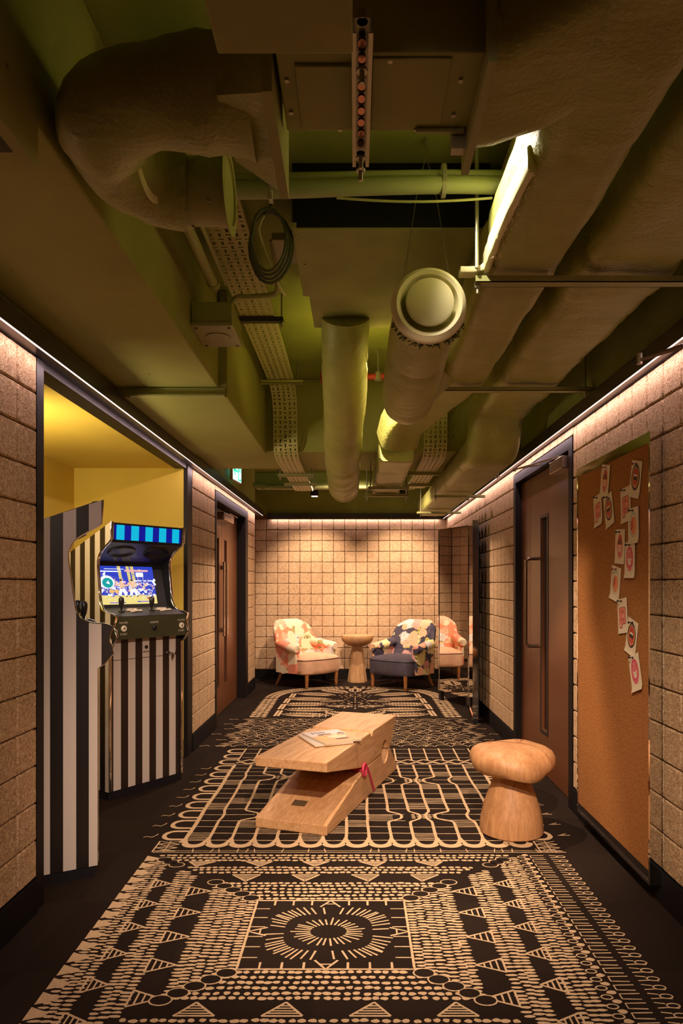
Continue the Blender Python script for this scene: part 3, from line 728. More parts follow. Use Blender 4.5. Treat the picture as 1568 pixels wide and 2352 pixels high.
t = thing('elbow_conduit', 'thin bent conduit looping over the left cable tray', 'pipe', (-.42, 3.0, 2.57))
MB().tube(smoothpath([(.08, -.2, .14), (.085, -.08, .06), (.08, -.02, .012), (.05, 0, 0), (-.06, .01, -.004), (-.1, .012, -.004), (-.125, .015, -.03), (-.13, .02, -.10)], .015), .0115, 10).build('pipe', M['olive_metal'], t, smooth=True)
t = thing('cable_coil', 'loose coil of dark cable hanging beside the left cable tray', 'cable', (-.335, 2.52, 2.66))
for k in range(4):
    rr = random.Random(20 + k)
    MB().tube([((.062 + .012 * k * .5) * math.cos(a) + rr.uniform(-.002, .002) + .02, .02 * k - .02 + .012 * math.sin(a * 2), -.10 + (.115 + .006 * k) * math.sin(a)) for a in [j * .2618 for j in range(25)]], .0055, 8).build('loop', M['cable'], t, smooth=True)
MB().tube(smoothpath([(.0, .0, .0), (-.02, 0, -.05), (0.0, .02, -.12), (.05, .05, -.24), (.07, .08, -.26)], .02), .004, 8).build('tail', M['valve_white'], t, smooth=True)
MB().tube(smoothpath([(.04, .0, .12), (.03, 0, .05), (.0, .0, .0)], .02), .006, 8).build('drop', M['cable'], t, smooth=True)
t = thing('control_box', 'small square control box under the slab with a pale label', 'box', (-.255, 2.12, 2.68))
MB().box(-.04, .04, -.05, .05, 0, .06).build('body', M['olive'], t, bevel=.003)
MB().box(-.012, .012, -.02, .02, -.003, -.0005).build('label_tag', M['button_white'], t)
MB().tube(smoothpath([(-.04, 0, .03), (-.09, .01, .03), (-.15, .05, .015), (-.17, .12, .03)], .02), .008, 8).build('lead', M['olive_metal'], t, smooth=True)
MB().tube(smoothpath([(-.04, -.02, .02), (-.10, .0, .012), (-.16, .05, .0)], .02), .005, 8).build('lead', M['olive_metal'], t, smooth=True)
t = thing('cover_plate', 'flat pale plate beside the coil of cable', 'box', (-.285, 2.78, 2.655))
MB().box(-.045, .055, -.09, .11, 0, .03).build('body', M['white_plastic'], t, bevel=.003)
# --- perforated cable trays
def tray(name, label, x, wd, path, mat='tray'):
    """path: list of (y, z); slots cut cell by cell"""
    t = thing(name, label, 'cable tray', (x, path[0][0], path[0][1]))
    P = [Vector((0, y - path[0][0], z - path[0][1])) for y, z in path]
    # resample
    pts = [P[0]]; step = .034
    seg = 0; cur = P[0].copy(); i = 0; acc = []
    for a, b in zip(P[:-1], P[1:]):
        L = (b - a).length; acc.append(L)
    tot = sum(acc); nrow = int(tot / step); step = tot / nrow
    def at(s):
        for a, b, L in zip(P[:-1], P[1:], acc):
            if s <= L + 1e-9: return a.lerp(b, max(0, s / L))
            s -= L
        return P[-1]
    nc = 5; m = MB()
    for r in range(nrow):
        a = at(r * step); b = at((r + 1) * step)
        for c in range(nc):
            x0 = -wd / 2 + wd * c / nc; x1 = x0 + wd / nc
            kind = (r + c) % 2 if c not in (0, nc - 1) else 2
            if c in (0, nc - 1): fx, fy = (.34, .62) if r % 2 else (.5, .2)
            elif kind == 0: fx, fy = .30, .80
            else: fx, fy = .66, .26
            if fx == 0:
                v = [(x0, *a.yz), (x1, *a.yz), (x1, *b.yz), (x0, *b.yz)]; m.add(v, [(0, 1, 2, 3)]); continue
            def pt(u, w_):
                q = a.lerp(b, w_); return (x0 + (x1 - x0) * u, q.y, q.z)
            u0, u1, w0, w1 = .5 - fx / 2, .5 + fx / 2, .5 - fy / 2, .5 + fy / 2
            m.add([pt(0, 0), pt(1, 0), pt(1, 1), pt(0, 1), pt(u0, w0), pt(u1, w0), pt(u1, w1), pt(u0, w1)],
                  [(0, 1, 5, 4), (1, 2, 6, 5), (2, 3, 7, 6), (3, 0, 4, 7)])
    m.build('perforated_bed', M[mat], t, recalc=False)
    for sx in (-1, 1):
        e = MB()
        for r in range(nrow):
            a = at(r * step); b = at((r + 1) * step); d = (b - a).normalized(); up = Vector((0, -d.z, d.y)) * .022
            if up.z < -.001 or (abs(up.z) < .001 and up.y < 0): up = -up
            xx = sx * wd / 2
            e.add([(xx, *a.yz), (xx, *b.yz), (xx, *(b + up).yz), (xx, *(a + up).yz)], [(0, 1, 2, 3)])
        e.build('side_flange', M[mat], t, recalc=False)
    return t
bendp = [(4.72, H(1.42)), (4.86, H(1.405)), (4.96, H(1.36)), (5.015, H(1.28)), (5.03, H(1.2)), (5.03, H(1.06)), (5.055, H(1.00)), (5.13, H(.962)), (5.25, H(.95))]
tray('cable_tray', 'perforated cable tray running from the near left under the slab and down over the beam', -.515, .178, [(1.9, H(1.42))] + bendp + [(6.9, H(.95))])
tray('cable_tray', 'perforated cable tray on the right dropping over the beam behind the long ducts', .592, .172, [(1.9, H(1.42))] + bendp + [(6.7, H(.95))])
hanger('dark strut under the left cable tray beside the junction box', -.64, -.38, 3.62, H(1.395), (-.39,), 'olive_dark')
hanger('light strut under the left cable tray just before the beam', -.65, -.36, 4.72, H(1.392), (-.40,))
hanger('strut under the left cable tray below the beam', -.66, -.36, 5.83, H(.925), (-.38, -.64), zt=2.294)
hanger('strut under the left cable tray past the beam', -.66, -.36, 6.35, H(.925), (-.38,))
hanger('strut under the right cable tray below the beam', .43, .715, 5.75, H(.925), (.45,), zt=2.294)
hanger('strut under the right cable tray past the beam', .40, .715, 6.4, H(.925), (.42,))
t = thing('tray_bracket', 'slotted bracket at the near end of the left cable tray', 'bracket', (-.46, 1.98, H(1.40)))
MB().box(-.11, .13, -.02, .02, -.012, -.004).box(-.11, .13, .016, .02, -.012, .03).build('angle', M['olive_metal'], t)
for x in (-.05, .02): MB().box(x - .018, x + .018, -.007, .007, -.0135, -.0122).build('slot', M['void'], t)
MB().lathe([(.012, -.02), (.012, -.012)], 6, (.09, 0, 0)).cyl((.09, 0, -.03), (.09, 0, .14), .005).build('bolt', M['galv'], t)
t = thing('tray_bracket', 'slotted bracket at the near end of the right cable tray', 'bracket', (.60, 2.1, H(1.41)))
MB().box(-.11, .13, -.02, .02, -.012, -.004).build('angle', M['olive_metal'], t)
for x in (.02, .08): MB().box(x - .018, x + .018, -.007, .007, -.0135, -.0122).build('slot', M['void'], t)
MB().lathe([(.012, -.02), (.012, -.012)], 6, (-.06, 0, 0)).cyl((-.06, 0, -.03), (-.06, 0, .12), .005).build('bolt', M['galv'], t)
# threaded rod right of the pipes, red sprinkler pipe
t = thing('threaded_rod', 'long threaded rod dropping past the pipes to the nearest strut', 'rod', (.40, 2.25, 2.34))
MB().cyl((0, 0, 0), (0, 0, .498), .006, 8).build('rod', M['galv'], t)
MB().lathe([(.016, .485), (.016, .499)], 12).build('washer', M['galv'], t)
t = thing('sprinkler_pipe', 'red fire pipe crossing behind the round duct', 'pipe', (.02, 4.45, H(1.36)))
MB().cyl((-.15, 0, 0), (.60, 0, 0), .020, 14).build('pipe', M['red_paint'], t, smooth=True)
MB().lathe([(.028, -.25), (.055, -.235), (.055, -.18), (.022, -.15)], 20, (0, 0, 0), 'x').build('bell', M['red_paint'], t, smooth=True)
MB().cyl((.13, 0, .0), (.13, 0, .184), .006).lathe([(.025, -.025), (.025, .025)], 12, (.13, 0, 0)).build('hanger_rod', M['galv'], t)
MB().cyl((-.21, 0, .05), (-.21, 0, .184), .006).build('hanger_rod', M['galv'], t)
# cross duct beyond the beam and the pink pipe end
t = thing('cross_duct', 'dark green duct crossing the ceiling beyond the beam with a taped joint', 'duct', (0, 7.62, 2.37))
MB().sweep([(-1.10, 0, .09), (-.6, 0, .09), (0, 0, .09), (.66, 0, .09)], dense(rrect(.22, .18, .03, 3), .03), up=(0, 0, 1)).build('duct', M['olive_slab'], t, smooth=True)
MB().tube(smoothpath([(-1.12, -.13, .02), (-1.0, -.14, .005), (-.98, -.14, -.01)], .03), .03, 12).build('taped_joint', M['wrap'], t, smooth=True)
MB().cyl((-.97, -.13, .0), (.66, -.13, .0), .022, 12).build('pipe', M['olive_metal'], t, smooth=True)
for x in (-.85, .5): MB().cyl((x, 0, .18), (x, 0, .469), .006).build('hanger_rod', M['galv'], t)
t = thing('pipe_stub', 'short pink pipe end hanging beyond the beam', 'pipe', (-.265, 6.1, 2.335))
MB().lathe([(.004, -.004), (.016, 0), (.017, .03), (.017, .504)], 14).build('pipe', M['pipe_pink'], t, smooth=True)
t = thing('duct_branch', 'pale wrapped duct branch beside the exit sign', 'duct', (-1.0, 6.6, 2.50))
MB().sweep(smoothpath([(-.18, -.1, .03), (.0, 0, .06), (.25, .15, .10), (.5, .3, .12)], .04), dense(rrect(.25, .2, .06, 3), .03), jit=jit(.008, 8), up=(0, 0, 1)).build('sleeve', M['wrap'], t, smooth=True)
# black spotlights aimed at the far wall
for x, lab in ((-.505, 'left'), (.600, 'right')):
    t = thing('spotlight', 'small black spotlight hanging %s of the round duct near the far wall' % lab, 'light', (x, 8.48, 2.40), group=None)
    MB().box(-.048, .048, -.04, .05, .0, .085).build('head', M['black_metal'], t, bevel=.004)
    MB().box(-.036, .036, -.03, .04, -.003, -.0005).build('lens', M['lens'], t)
    MB().cyl((0, 0, .085), (0, 0, .439), .006).build('stem', M['black_metal'], t)
# wall bolts right
for y, z in ((5.55, 2.205), (7.0, 2.205)):
    t = thing('rod_end', 'rod end with washer poking out below the stepped duct, %s' % ('nearer one' if y < 6 else 'farther one'), 'bolt', (1.16, y, z - .03))
    MB().cyl((0, 0, -.02), (0, 0, .06), .005).build('rod', M['galv'], t)
    MB().lathe([(.028, 0), (.028, .006)], 14).lathe([(.012, -.012), (.012, -.001)], 6).build('washer', M['galv'], t)
# exit sign
t = thing('exit_sign', 'lit green exit sign box standing off the left wall under the beam', 'sign', (-1.20, 6.85, 2.43), R(-7))
MB().box(-.016, .016, -.15, .15, -.10, .11).build('housing', M['button_white'], t, bevel=.004)
MB().box(.0165, .018, -.14, .14, -.09, .10).build('face', ink('sign_white', (.75, 1.0, .92), 1.6), t)
ink('sign_green', (.0, .62, .32), 1.3)
MB().box(.0185, .020, .03, .125, -.08, .09).build('door_symbol', M['sign_green'], t)
mm = MB()
for y0, y1, z0, z1 in ((-.125, .02, -.005, .02),): mm.box(.0185, .02, y0, y1, z0, z1)
mm.add([(.019, -.13, .0075), (.019, -.075, .06), (.019, -.055, .045), (.019, -.09, .0075), (.019, -.055, -.03), (.019, -.075, -.045)], [(0, 1, 2, 3), (0, 3, 4, 5)])
mm.build('arrow_symbol', M['sign_green'], t)
mm = MB().lathe([(.011, .0205), (.001, .0207)], 12, (0, .085, .06), 'x'); mm.box(.0203, .0207, .068, .098, .0, .045).box(.0203, .0207, .05, .075, -.07, .005).box(.0203, .0207, .085, .115, -.06, .005)
mm.build('running_symbol', M['sign_white'], t)
lp = bpy.data.lights.new('exit_glow', 'POINT'); lp.energy = .5; lp.color = (.3, 1.0, .75); lp.shadow_soft_size = .05
lo = bpy.data.objects.new('exit_glow', lp); C.objects.link(lo); lo.location = (-1.20, 6.9, 2.44)

for n_ in ('duct_bend', 'fan_unit', 'fan_unit.001', 'mounting_rail'):          # these hang a little lower and nearer
    o = bpy.data.objects[n_]; o.location = Vector((0, 0, EYE)) + (o.location - Vector((0, 0, EYE))) * .87; o.scale = (.87,) * 3
# ------------------------------------------------------------------ striped arcade cabinets
W_ = 0.56
PROF = [(-.66, .05), (.0, .05), (.0, .925), (.030, .945), (.066, .988), (.058, 1.02), (.046, 1.045), (.052, 1.075), (.066, 1.108), (.030, 1.122),
        (-.030, 1.128), (-.070, 1.145), (-.092, 1.185), (-.104, 1.26), (-.113, 1.34), (-.121, 1.40), (-.121, 1.44), (-.107, 1.478), (-.082, 1.505),
        (-.045, 1.53), (.0, 1.556), (.016, 1.572), (.022, 1.66), (.022, 1.676), (-.66, 1.48)]
TOPB = 1.40
PROF[-1] = (-.66, 1.405)
def arcade(label, ox, oy, rz, first):
    t = thing('arcade_cabinet', label, 'arcade machine', (ox, oy, 0), rz, 'arcade cabinets in the yellow alcove')
    poly = [(-a, b) for a, b in PROF]                       # local y = -forward
    for x0 in (0.0, W_ - .018):
        pm = MB().prism(poly, x0, x0 + .018, 'x'); pm.m = [1] * len(pm.m); pm.m[0 if x0 == 0 else 1] = 0
        sd = pm.build('side_panel', [M['stripe_side'], M['cab_black']], t)
        tm = MB(); pth = [(x0 + .009, -a, b) for a, b in PROF[1:24]]
        tm.sweep(pth, [(.0105 * math.cos(q * .5236), .0042 * math.sin(q * .5236)) for q in range(12)], up=(0, -1, 0)).build('edge_trim', M['chrome'], sd, smooth=True)
    xi0, xi1 = .018, W_ - .018
    fp = MB().box(xi0, xi1, .008, .026, .05, .99).build('front_panel', M['stripe_front'], t)
    MB().box(xi0, xi1, .0068, .0078, .838, .841).build('door_seam', M['cab_black'], fp)
    MB().box(.004, W_ - .004, .012, .64, 0, .0495).build('plinth', M['cab_black'], t)
    MB().lathe([(.011, .0), (.011, .006), (.004, .0065)], 14, (.272, 0, .905), 'y').build('coin_knob', M['cab_black'], fp)
    bpy.context.view_layer.update()
    MB().box(.248, .298, .0065, .0075, .872, .8745).box(.252, .262, .0065, .0075, .876, .880).box(.27, .29, .0065, .0075, .876, .879).build('small_lettering', M['ink_black'], fp)
    lk = MB().lathe([(.011, -.004), (.011, .007), (.003, .0078)], 14, (.440, 0, .855), 'y').build('lock', M['chrome'], t, smooth=True)
    MB().lathe([(.011, -.004), (.011, .007), (.003, .0078)], 14, (.502, 0, .850), 'y').build('lock', M['chrome'], t, smooth=True)
    MB().box(.452, .455, -.03, -.004, .852, .858).box(.450, .457, -.032, -.028, .815, .853).box(.446, .461, -.033, -.027, .826, .848).build('key', M['bronze'], lk)
    # control panel
    cp = MB().prism([(-.056, .968), (-.056, 1.100), (-.046, 1.106), (.125, 1.150), (.16, 1.150), (.16, .968)], xi0, xi1, 'x').build('control_panel', M['panel_green'], t)
    MB().prism([(-.054, 1.1065), (.128, 1.1535), (.128, 1.151), (-.054, 1.104)], xi0 + .001, xi1 - .001, 'x').build('panel_top', M['panel_top'], cp)
    def on_top(y): return 1.1065 + (y + .054) / .182 * .047
    for k, x in enumerate((.118, .345)):
        y = .045; z = on_top(y)
        j = MB().lathe([(.022, z + .001), (.020, z + .004), (.005, z + .005), (.006, z + .018), (.0135, z + .036), (.017, z + .062), (.0165, z + .078), (.011, z + .088), (.002, z + .091)], 18, (x, y, 0)).build('joystick', M['cab_black'], cp, smooth=True)
        for (bx, by) in ((.055, .012), (.082, .028), (.112, .026), (.075, -.012), (.103, -.004), (.132, -.002)):
            zz = on_top(y + by)
            MB().lathe([(.018, zz), (.018, zz + .008), (.0145, zz + .010), (.012, zz + .0085), (.001, zz + .0095)], 16, (x + bx, y + by, 0)).build('button', M['button_white'], cp, smooth=True)
    for x, lab in ((.062, 0), (.500, 1)):
        MB().lathe([(.019, -.0575), (.019, -.063), (.013, -.066), (.011, -.064), (.001, -.065)], 18, (x, 0, 1.033), 'y').build('start_button', M['button_white'], cp, smooth=True)
        MB().lathe([(.005, -.0662), (.001, -.0668)], 8, (x + .001, 0, 1.033), 'y').build('button_dot', M['ink_black'], cp)
    MB().lathe([(.017, -.0575), (.017, -.064), (.012, -.070), (.002, -.071)], 18, (.285, 0, 1.028), 'y').build('credit_button', M['cab_black'], cp, smooth=True)
    tx = MB()
    for s_, x, z in (('PLAYER', .062, 1.068), ('START', .062, .999), ('CREDITS', .285, 1.062), ('PLAYER', .500, 1.068), ('START', .500, .999)):
        g = xf(text_mb(s_, .0165, 0, 1.05), Matrix.Translation((x, -.0568, z)) @ Matrix.Rotation(R(90), 4, 'X')); tx.add(g.v, g.f)
    tx.build('panel_lettering', M['ink_white'], cp, recalc=False)
    # screen well
    MB().prism([(.135, 1.150), (.205, 1.44), (.225, 1.44), (.155, 1.150)], xi0, xi1, 'x').build('bezel', M['cab_bezel'], t)
    # speaker panel with two oval pods
    sp = MB().prism([(-.002, 1.553), (.165, 1.462), (.20, 1.44), (.23, 1.46), (.0, 1.575)], xi0, xi1, 'x').build('speaker_panel', M['cab_speaker'], t)
    for x in (.15, .41):
        g = MB().lathe([(.098, .0), (.092, .010), (.075, .003), (.02, -.004), (.002, -.005)], 32, sy=.62)
        xf(g, Matrix.Translation((x, .085, 1.506)) @ Matrix.Rotation(R(180 - 28.6), 4, 'X')); g.build('speaker_pod', M['cab_black'], sp, smooth=True)
    # marquee
    mq = MB().prism([(-.010, 1.560), (-.016, 1.672), (.02, 1.668), (.02, 1.560)], xi0, xi1, 'x').build('marquee_frame', M['cab_black'], t)
    MB().prism([(-.0125, 1.570), (-.0165, 1.660), (-.0150, 1.660), (-.011, 1.570)], xi0 + .012, xi1 - .012, 'x').build('marquee_panel', M['marquee_blue'], mq)
    for k in range(5):
        x = .042 + .1045 * k
        MB().prism([(-.0130, 1.570), (-.0170, 1.660), (-.0160, 1.660), (-.012, 1.570)], x, x + .056, 'x').build('marquee_stripe', M['marquee_cyan'], mq)
    MB().prism([(.66, .0), (.66, 1.40), (.0, 1.672), (.0, 1.660), (.645, 1.39), (.645, .0)], xi0, xi1, 'x').build('back_and_top', M['cab_black'], t)
    # screen: generic two-fighter game
    sw, sh = .410, .250; sc = MB(); cols = []
    def Q(pts, key, lift=0):
        m = MB(); m.add([(a, .0, b) for a, b in pts], [tuple(range(len(pts)))]); return (m, key, lift)
    layers = {}
    def put(key, pts, lift):
        layers.setdefault((key, lift), MB()).add([(a - sw / 2, -lift * .00035, b - sh / 2) for a, b in pts], [tuple(range(len(pts)))])
    def rect(key, x0, x1, z0, z1, lift): put(key, [(x0*sw, z0*sh), (x1*sw, z0*sh), (x1*sw, z1*sh), (x0*sw, z1*sh)], lift)
    def disc(key, x, z, rx, rz_, lift, n=12): put(key, [((x + rx*math.cos(2*math.pi*k/n))*sw, (z + rz_*math.sin(2*math.pi*k/n))*sh) for k in range(n)], lift)
    def limb(key, x0, z0, x1, z1, wd, lift, w2=None):
        w2 = w2 or wd; L = math.hypot((x1-x0)*sw, (z1-z0)*sh) or 1; nx, nz = -(z1-z0)*sh/L, (x1-x0)*sw/L
        put(key, [(x0*sw+nx*wd, z0*sh+nz*wd), (x0*sw-nx*wd, z0*sh-nz*wd), (x1*sw-nx*w2, z1*sh-nz*w2), (x1*sw+nx*w2, z1*sh+nz*w2)], lift)
    rs = random.Random(11)
    rect('s_blue', 0, 1, .22, 1, 0); rect('s_floor', 0, 1, 0, .24, 0)
    rect('s_white', .10, .45, .915, .93, 2); rect('s_pink', .46, .90, .86, .91, 2); rect('s_white', .02, .40, .845, .875, 1)
    for k in range(14): rect('s_violet', .03 + .026 * k, .045 + .026 * k, .80 - .012 * k, .815 - .012 * k, 2)
    for x in (.36, .52, .60): put('s_ochre', [(x*sw, .45*sh), ((x+.05)*sw, .45*sh), ((x+.03)*sw, sh), ((x-.03)*sw, sh)], 1)
    rect('s_white', .60, .98, .60, .63, 1); rect('s_white', .66, .80, .72, .84, 2); limb('s_steel', .68, .4, .69, .74, .003, 2); limb('s_steel', .80, .4, .78, .74, .003, 2)
    for k in range(260):
        x = rs.uniform(0, 1); z = rs.gauss(.44, .13)
        if z < .2: continue
        a = rs.uniform(.008, .028); disc(rs.choice(['s_white', 's_white', 's_skin', 's_violet', 's_pink', 's_steel', 's_blue', 's_white']), x, z, a, a * 1.5, 1 + k % 2, 6)
    disc('s_white', .12, .58, .13, .17, 3, 20); disc('s_teal', .13, .56, .095, .13, 4, 20); put('s_white', [(.10*sw,.55*sh),(.17*sw,.52*sh),(.14*sw,.62*sh)], 5)
    for x, z in ((.18, .34), (.27, .34)): disc('s_orange', x, z, .045, .05, 3, 14)
    for fx, s_ in ((.36, -1), (.56, 1)):                                  # two plain fighters, bare-chested in white trousers
        limb('s_white', fx, .42, fx - .045, .22, .012, 5, .009); limb('s_white', fx + .02, .42, fx + .075, .22, .012, 5, .009)
        put('s_skin', [((fx-.045)*sw,.55*sh), ((fx+.05)*sw,.56*sh), ((fx+.03)*sw,.41*sh), ((fx-.015)*sw,.41*sh)], 6)
        limb('s_skin', fx - .04, .54, fx - .10 * s_, .48, .007, 6, .006); limb('s_skin', fx + .045, .55, fx + .09 * s_, .50, .007, 6, .006)
        disc('s_skin', fx + .003, .605, .024, .042, 6, 12); disc('ink_black', fx + .003, .63, .024, .022, 7, 10)
        rect('ink_black', fx - .02, fx + .035, .405, .42, 7); rect('ink_black', fx - .06, fx - .03, .195, .22, 6); rect('ink_black', fx + .06, fx + .095, .195, .22, 6)
    for k in range(60): rect(rs.choice(['s_ochre', 's_orange', 's_white']), (a := rs.uniform(0, .96)), a + rs.uniform(.01, .05), (b := rs.uniform(.03, .2)), b + .008, 1)
    put('s_red', [(.80*sw,.16*sh),(.88*sw,.19*sh),(.97*sw,.20*sh),(.88*sw,.15*sh),(.84*sw,.11*sh)], 3)
    rect('s_blue', .28, .40, .03, .055, 3); rect('s_violet', .12, .28, .03, .055, 3); rect('s_blue', .62, .68, .05, .075, 3); rect('s_violet', .68, .88, .05, .075, 3)
    scr = None
    Mx = Matrix.Translation((.258, .170 - .0035, 1.295)) @ Matrix.Rotation(R(-13.6), 4, 'X')
    for (key, lift), mb in sorted(layers.items(), key=lambda q: q[0][1]):
        xf(mb, Mx)
        if scr is None: scr = mb.build('screen', M[key], t, recalc=False)
        else: mb.build('screen_picture', M[key], scr, recalc=False, kind='stuff')
    return t
for k, c, e in (('s_blue', (.02, .05, .55), 1.0), ('s_floor', (.80, .66, .22), 1.1), ('s_white', (.85, .88, 1.0), 1.2), ('s_pink', (.9, .45, .5), 1.0), ('s_violet', (.25, .18, .65), 1.0),
                ('s_ochre', (.75, .60, .22), 1.0), ('s_steel', (.45, .42, .55), 1.0), ('s_skin', (.85, .50, .32), 1.1), ('s_teal', (.0, .35, .36), 1.0), ('s_orange', (.9, .5, .18), 1.0), ('s_red', (.6, .08, .06), 1.0)):
    ink(k, c, e)
arcade('black and white striped arcade cabinet seen from its side, nearer the camera', -1.143, 3.036, R(118.8), True)
arcade('black and white striped arcade cabinet facing out with its game screen lit', -1.4745, 4.089, R(54.2), False)
# ------------------------------------------------------------------ giant clothes-peg bench
UX, UY = .323, .946
BR = math.atan2(-.323, .946)     # local y -> (.323,.946)
t = thing('peg_bench', 'pale wooden bench shaped like a giant clothes peg with a red spring', 'bench', (-.146, 3.515, .003), BR)
BW = .41
arc = lambda a0, a1, r=.076, c=(1.065, .190): [(c[0] + r * math.cos(R(a)), c[1] + r * math.sin(R(a))) for a in [a0 + (a1 - a0) * k / 14 for k in range(15)]]
upj = [(0, .326), (0, .376), (.738, .381), (.752, .368), (.772, .352), (.792, .368), (.806, .381), (1.348, .381), (1.186, .1935)] + arc(3, 177) + [(.672, .1915), (.56, .209)]
loj = [(0, 0), (0, .052), (.416, .142), (.435, .152), (.56, .167), (.672, .1875)] + arc(183, 357) + [(1.186, .1875), (1.348, .037), (1.348, 0)]
MB().prism(upj, -BW, 0, 'x').build('upper_jaw', M['oak_bench'], t, bevel=.004)
lj = MB().prism(loj, -BW, 0, 'x').build('lower_jaw', M['oak_bench'], t, bevel=.004)
MB().prism([(.150, .0865), (.150, .0875), (.205, .0995), (.205, .0985)], -.27, -.19, 'x').build('metal_plate', M['plate'], lj)
sp = MB()
for x in (-BW - .006, .008):
    sp.sweep([(x, .602 + .033 * math.cos(a), .187 + .036 * math.sin(a)) for a in [k * .3491 for k in range(18)]], circ(.0085, 10), closed=True)
    sp.tube(smoothpath([(x + (.004 if x > 0 else -.004), .632, .20), (x + (.006 if x > 0 else -.006), .665, .165), (x + (.006 if x > 0 else -.006), .779, .012)], .02), .0065, 8)
sp.cyl((-BW - .004, .60, .187), (.006, .60, .187), .013, 12)
sp.build('spring', M['spring_red'], t, smooth=True)
# magazines on the bench: the pixel corner angles give the turn of each
t = thing('magazine', 'lower magazine mostly hidden under the other one on the peg bench', 'magazine', (-.179, 4.021, .3855), R(23))
MB().box(-.1165, .1165, -.156, .156, 0, .007).build('pages', M['paper'], t)
MB().box(-.1175, .1175, -.157, .157, .0072, .0078).build('cover', M['paper_gloss'], t)
t = thing('magazine', 'magazine titled Milk lying on top of another on the peg bench', 'magazine', (-.142, 4.039, .3940), R(29))
MB().box(-.1175, .1175, -.157, .157, 0, .008).build('pages', M['paper'], t)
cv = MB().box(-.1185, .1185, -.158, .158, .0082, .0089).build('cover', ink('mag_sky', (.60, .55, .52)), t)
def flat(key, pts, z, par, name='cover_print'):
    m = MB(); m.add([(a, b, z) for a, b in pts], [tuple(range(len(pts)))]); return m.build(name, M[key], par, recalc=False)
ink('mag_sand', (.60, .34, .17)); ink('mag_brown', (.16, .065, .035)); ink('mag_skin', (.66, .38, .24)); ink('mag_ochre', (.62, .40, .12)); ink('mag_cream', (.70, .55, .36))
ell = lambda x, y, rx, ry, n=18, j=.12, sd=1: [(x + rx * math.cos(2*math.pi*k/n) * (1 + j * math.sin(5*k + sd)), y + ry * math.sin(2*math.pi*k/n) * (1 + j * math.cos(3*k + sd))) for k in range(n)]
flat('mag_sand', [(-.1185, -.158), (.1185, -.158), (.1185, .03), (.03, .045), (-.1185, .02)], .0091, cv)
flat('mag_ochre', ell(-.07, -.03, .035, .035), .0093, cv); flat('mag_cream', ell(.03, -.02, .06, .05), .0093, cv)
flat('mag_brown', ell(-.02, .05, .045, .02, j=.05), .0095, cv); flat('mag_skin', ell(-.015, .025, .025, .022, j=.04), .0097, cv)
flat('mag_brown', ell(.03, -.085, .045, .02), .0095, cv); flat('mag_brown', ell(.085, .04, .02, .03), .0095, cv); flat('mag_skin', ell(.07, .01, .025, .025), .0097, cv)
g = xf(text_mb('Milk', .055), Matrix.Translation((-.035, .105, .0096))); g.build('title_lettering', M['ink_black'], cv, recalc=False)
# ------------------------------------------------------------------ mushroom stool and the turned side table
t = thing('mushroom_stool', 'carved wooden mushroom-shaped stool with a cracked cap standing on the rug', 'stool', (.82, 3.587, .002))
m = MB(); prof = [(.155, 0), (.163, .008), (.164, .035), (.158, .085), (.145, .14), (.128, .19), (.108, .24), (.096, .28), (.092, .305), (.094, .325)]
m.lathe(prof, 40); m.build('stem', M['oak_stool'], t, smooth=True)
m = MB(); rows = [(.06, .300), (.12, .302), (.17, .312), (.205, .332), (.221, .362), (.220, .392), (.205, .420), (.175, .441), (.135, .453), (.08, .460), (.01, .462)]
nn = 56; v = []
for r, z in rows:
    for k in range(nn):
        a = 2 * math.pi * k / nn
        lump = 1 + (.034 * math.sin(3 * a + .8) + .026 * math.sin(5 * a + 2.2) + .014 * math.sin(8 * a)) * min(1, r / .2)
        zz = z + (.012 * math.sin(2 * a + .4) - .006 * math.sin(4 * a)) * (r / .22) ** 2 - (.012 if a > 4.3 and a < 5.4 else 0) * max(0, (r - .17) / .05)
        v.append((r * lump * math.cos(a), r * lump * math.sin(a), zz))
f_ = [(i*nn + k, i*nn + (k+1) % nn, (i+1)*nn + (k+1) % nn, (i+1)*nn + k) for i in range(len(rows)-1) for k in range(nn)]
f_ += [tuple(range(nn))[::-1], tuple((len(rows)-1)*nn + k for k in range(nn))]
cap = m.add(v, f_).build('cap', M['oak_stool'], t, smooth=True)
m = MB()
for pts in ([(-.10, .07), (-.02, .03), (.06, -.005), (.12, -.05), (.165, -.12), (.175, -.135)], [(.04, .09), (.045, .03), (.04, 0)], [(.10, .12), (.06, .06), (.05, .01)], [(-.15, .06), (-.10, .03)]):
    for (a, b), (c, d) in zip(pts[:-1], pts[1:]):
        n_ = 5
        for k in range(n_):
            x0, y0 = a + (c-a)*k/n_, b + (d-b)*k/n_; x1, y1 = a + (c-a)*(k+1)/n_, b + (d-b)*(k+1)/n_
            zc = lambda x, y: max(0, .4625 - .012 * 0 - (math.hypot(x, y) / .215) ** 4 * .05) + .012 * math.sin(2 * math.atan2(y, x) + .4) * (math.hypot(x, y) / .22) ** 2 + .0006
            m.cyl((x0, y0, zc(x0, y0)), (x1, y1, zc(x1, y1)), .0014, 5)
m.build('crack', M['leg_wood'], cap)
t = thing('side_table', 'turned wooden side table with a shallow bowl top between the two armchairs', 'side table', (.028, 9.12, .002))
MB().lathe([(.120, 0), (.132, .004), (.130, .03), (.112, .16), (.092, .30), (.076, .42), (.070, .475), (.074, .49)], 8).build('pedestal', M['oak_table'], t)
MB().lathe([(.06, .478), (.11, .488), (.165, .512), (.200, .548), (.213, .585), (.215, .618), (.213, .624), (.195, .624), (.185, .616), (.01, .612)], 44).build('bowl_top', M['oak_table'], t, smooth=True)
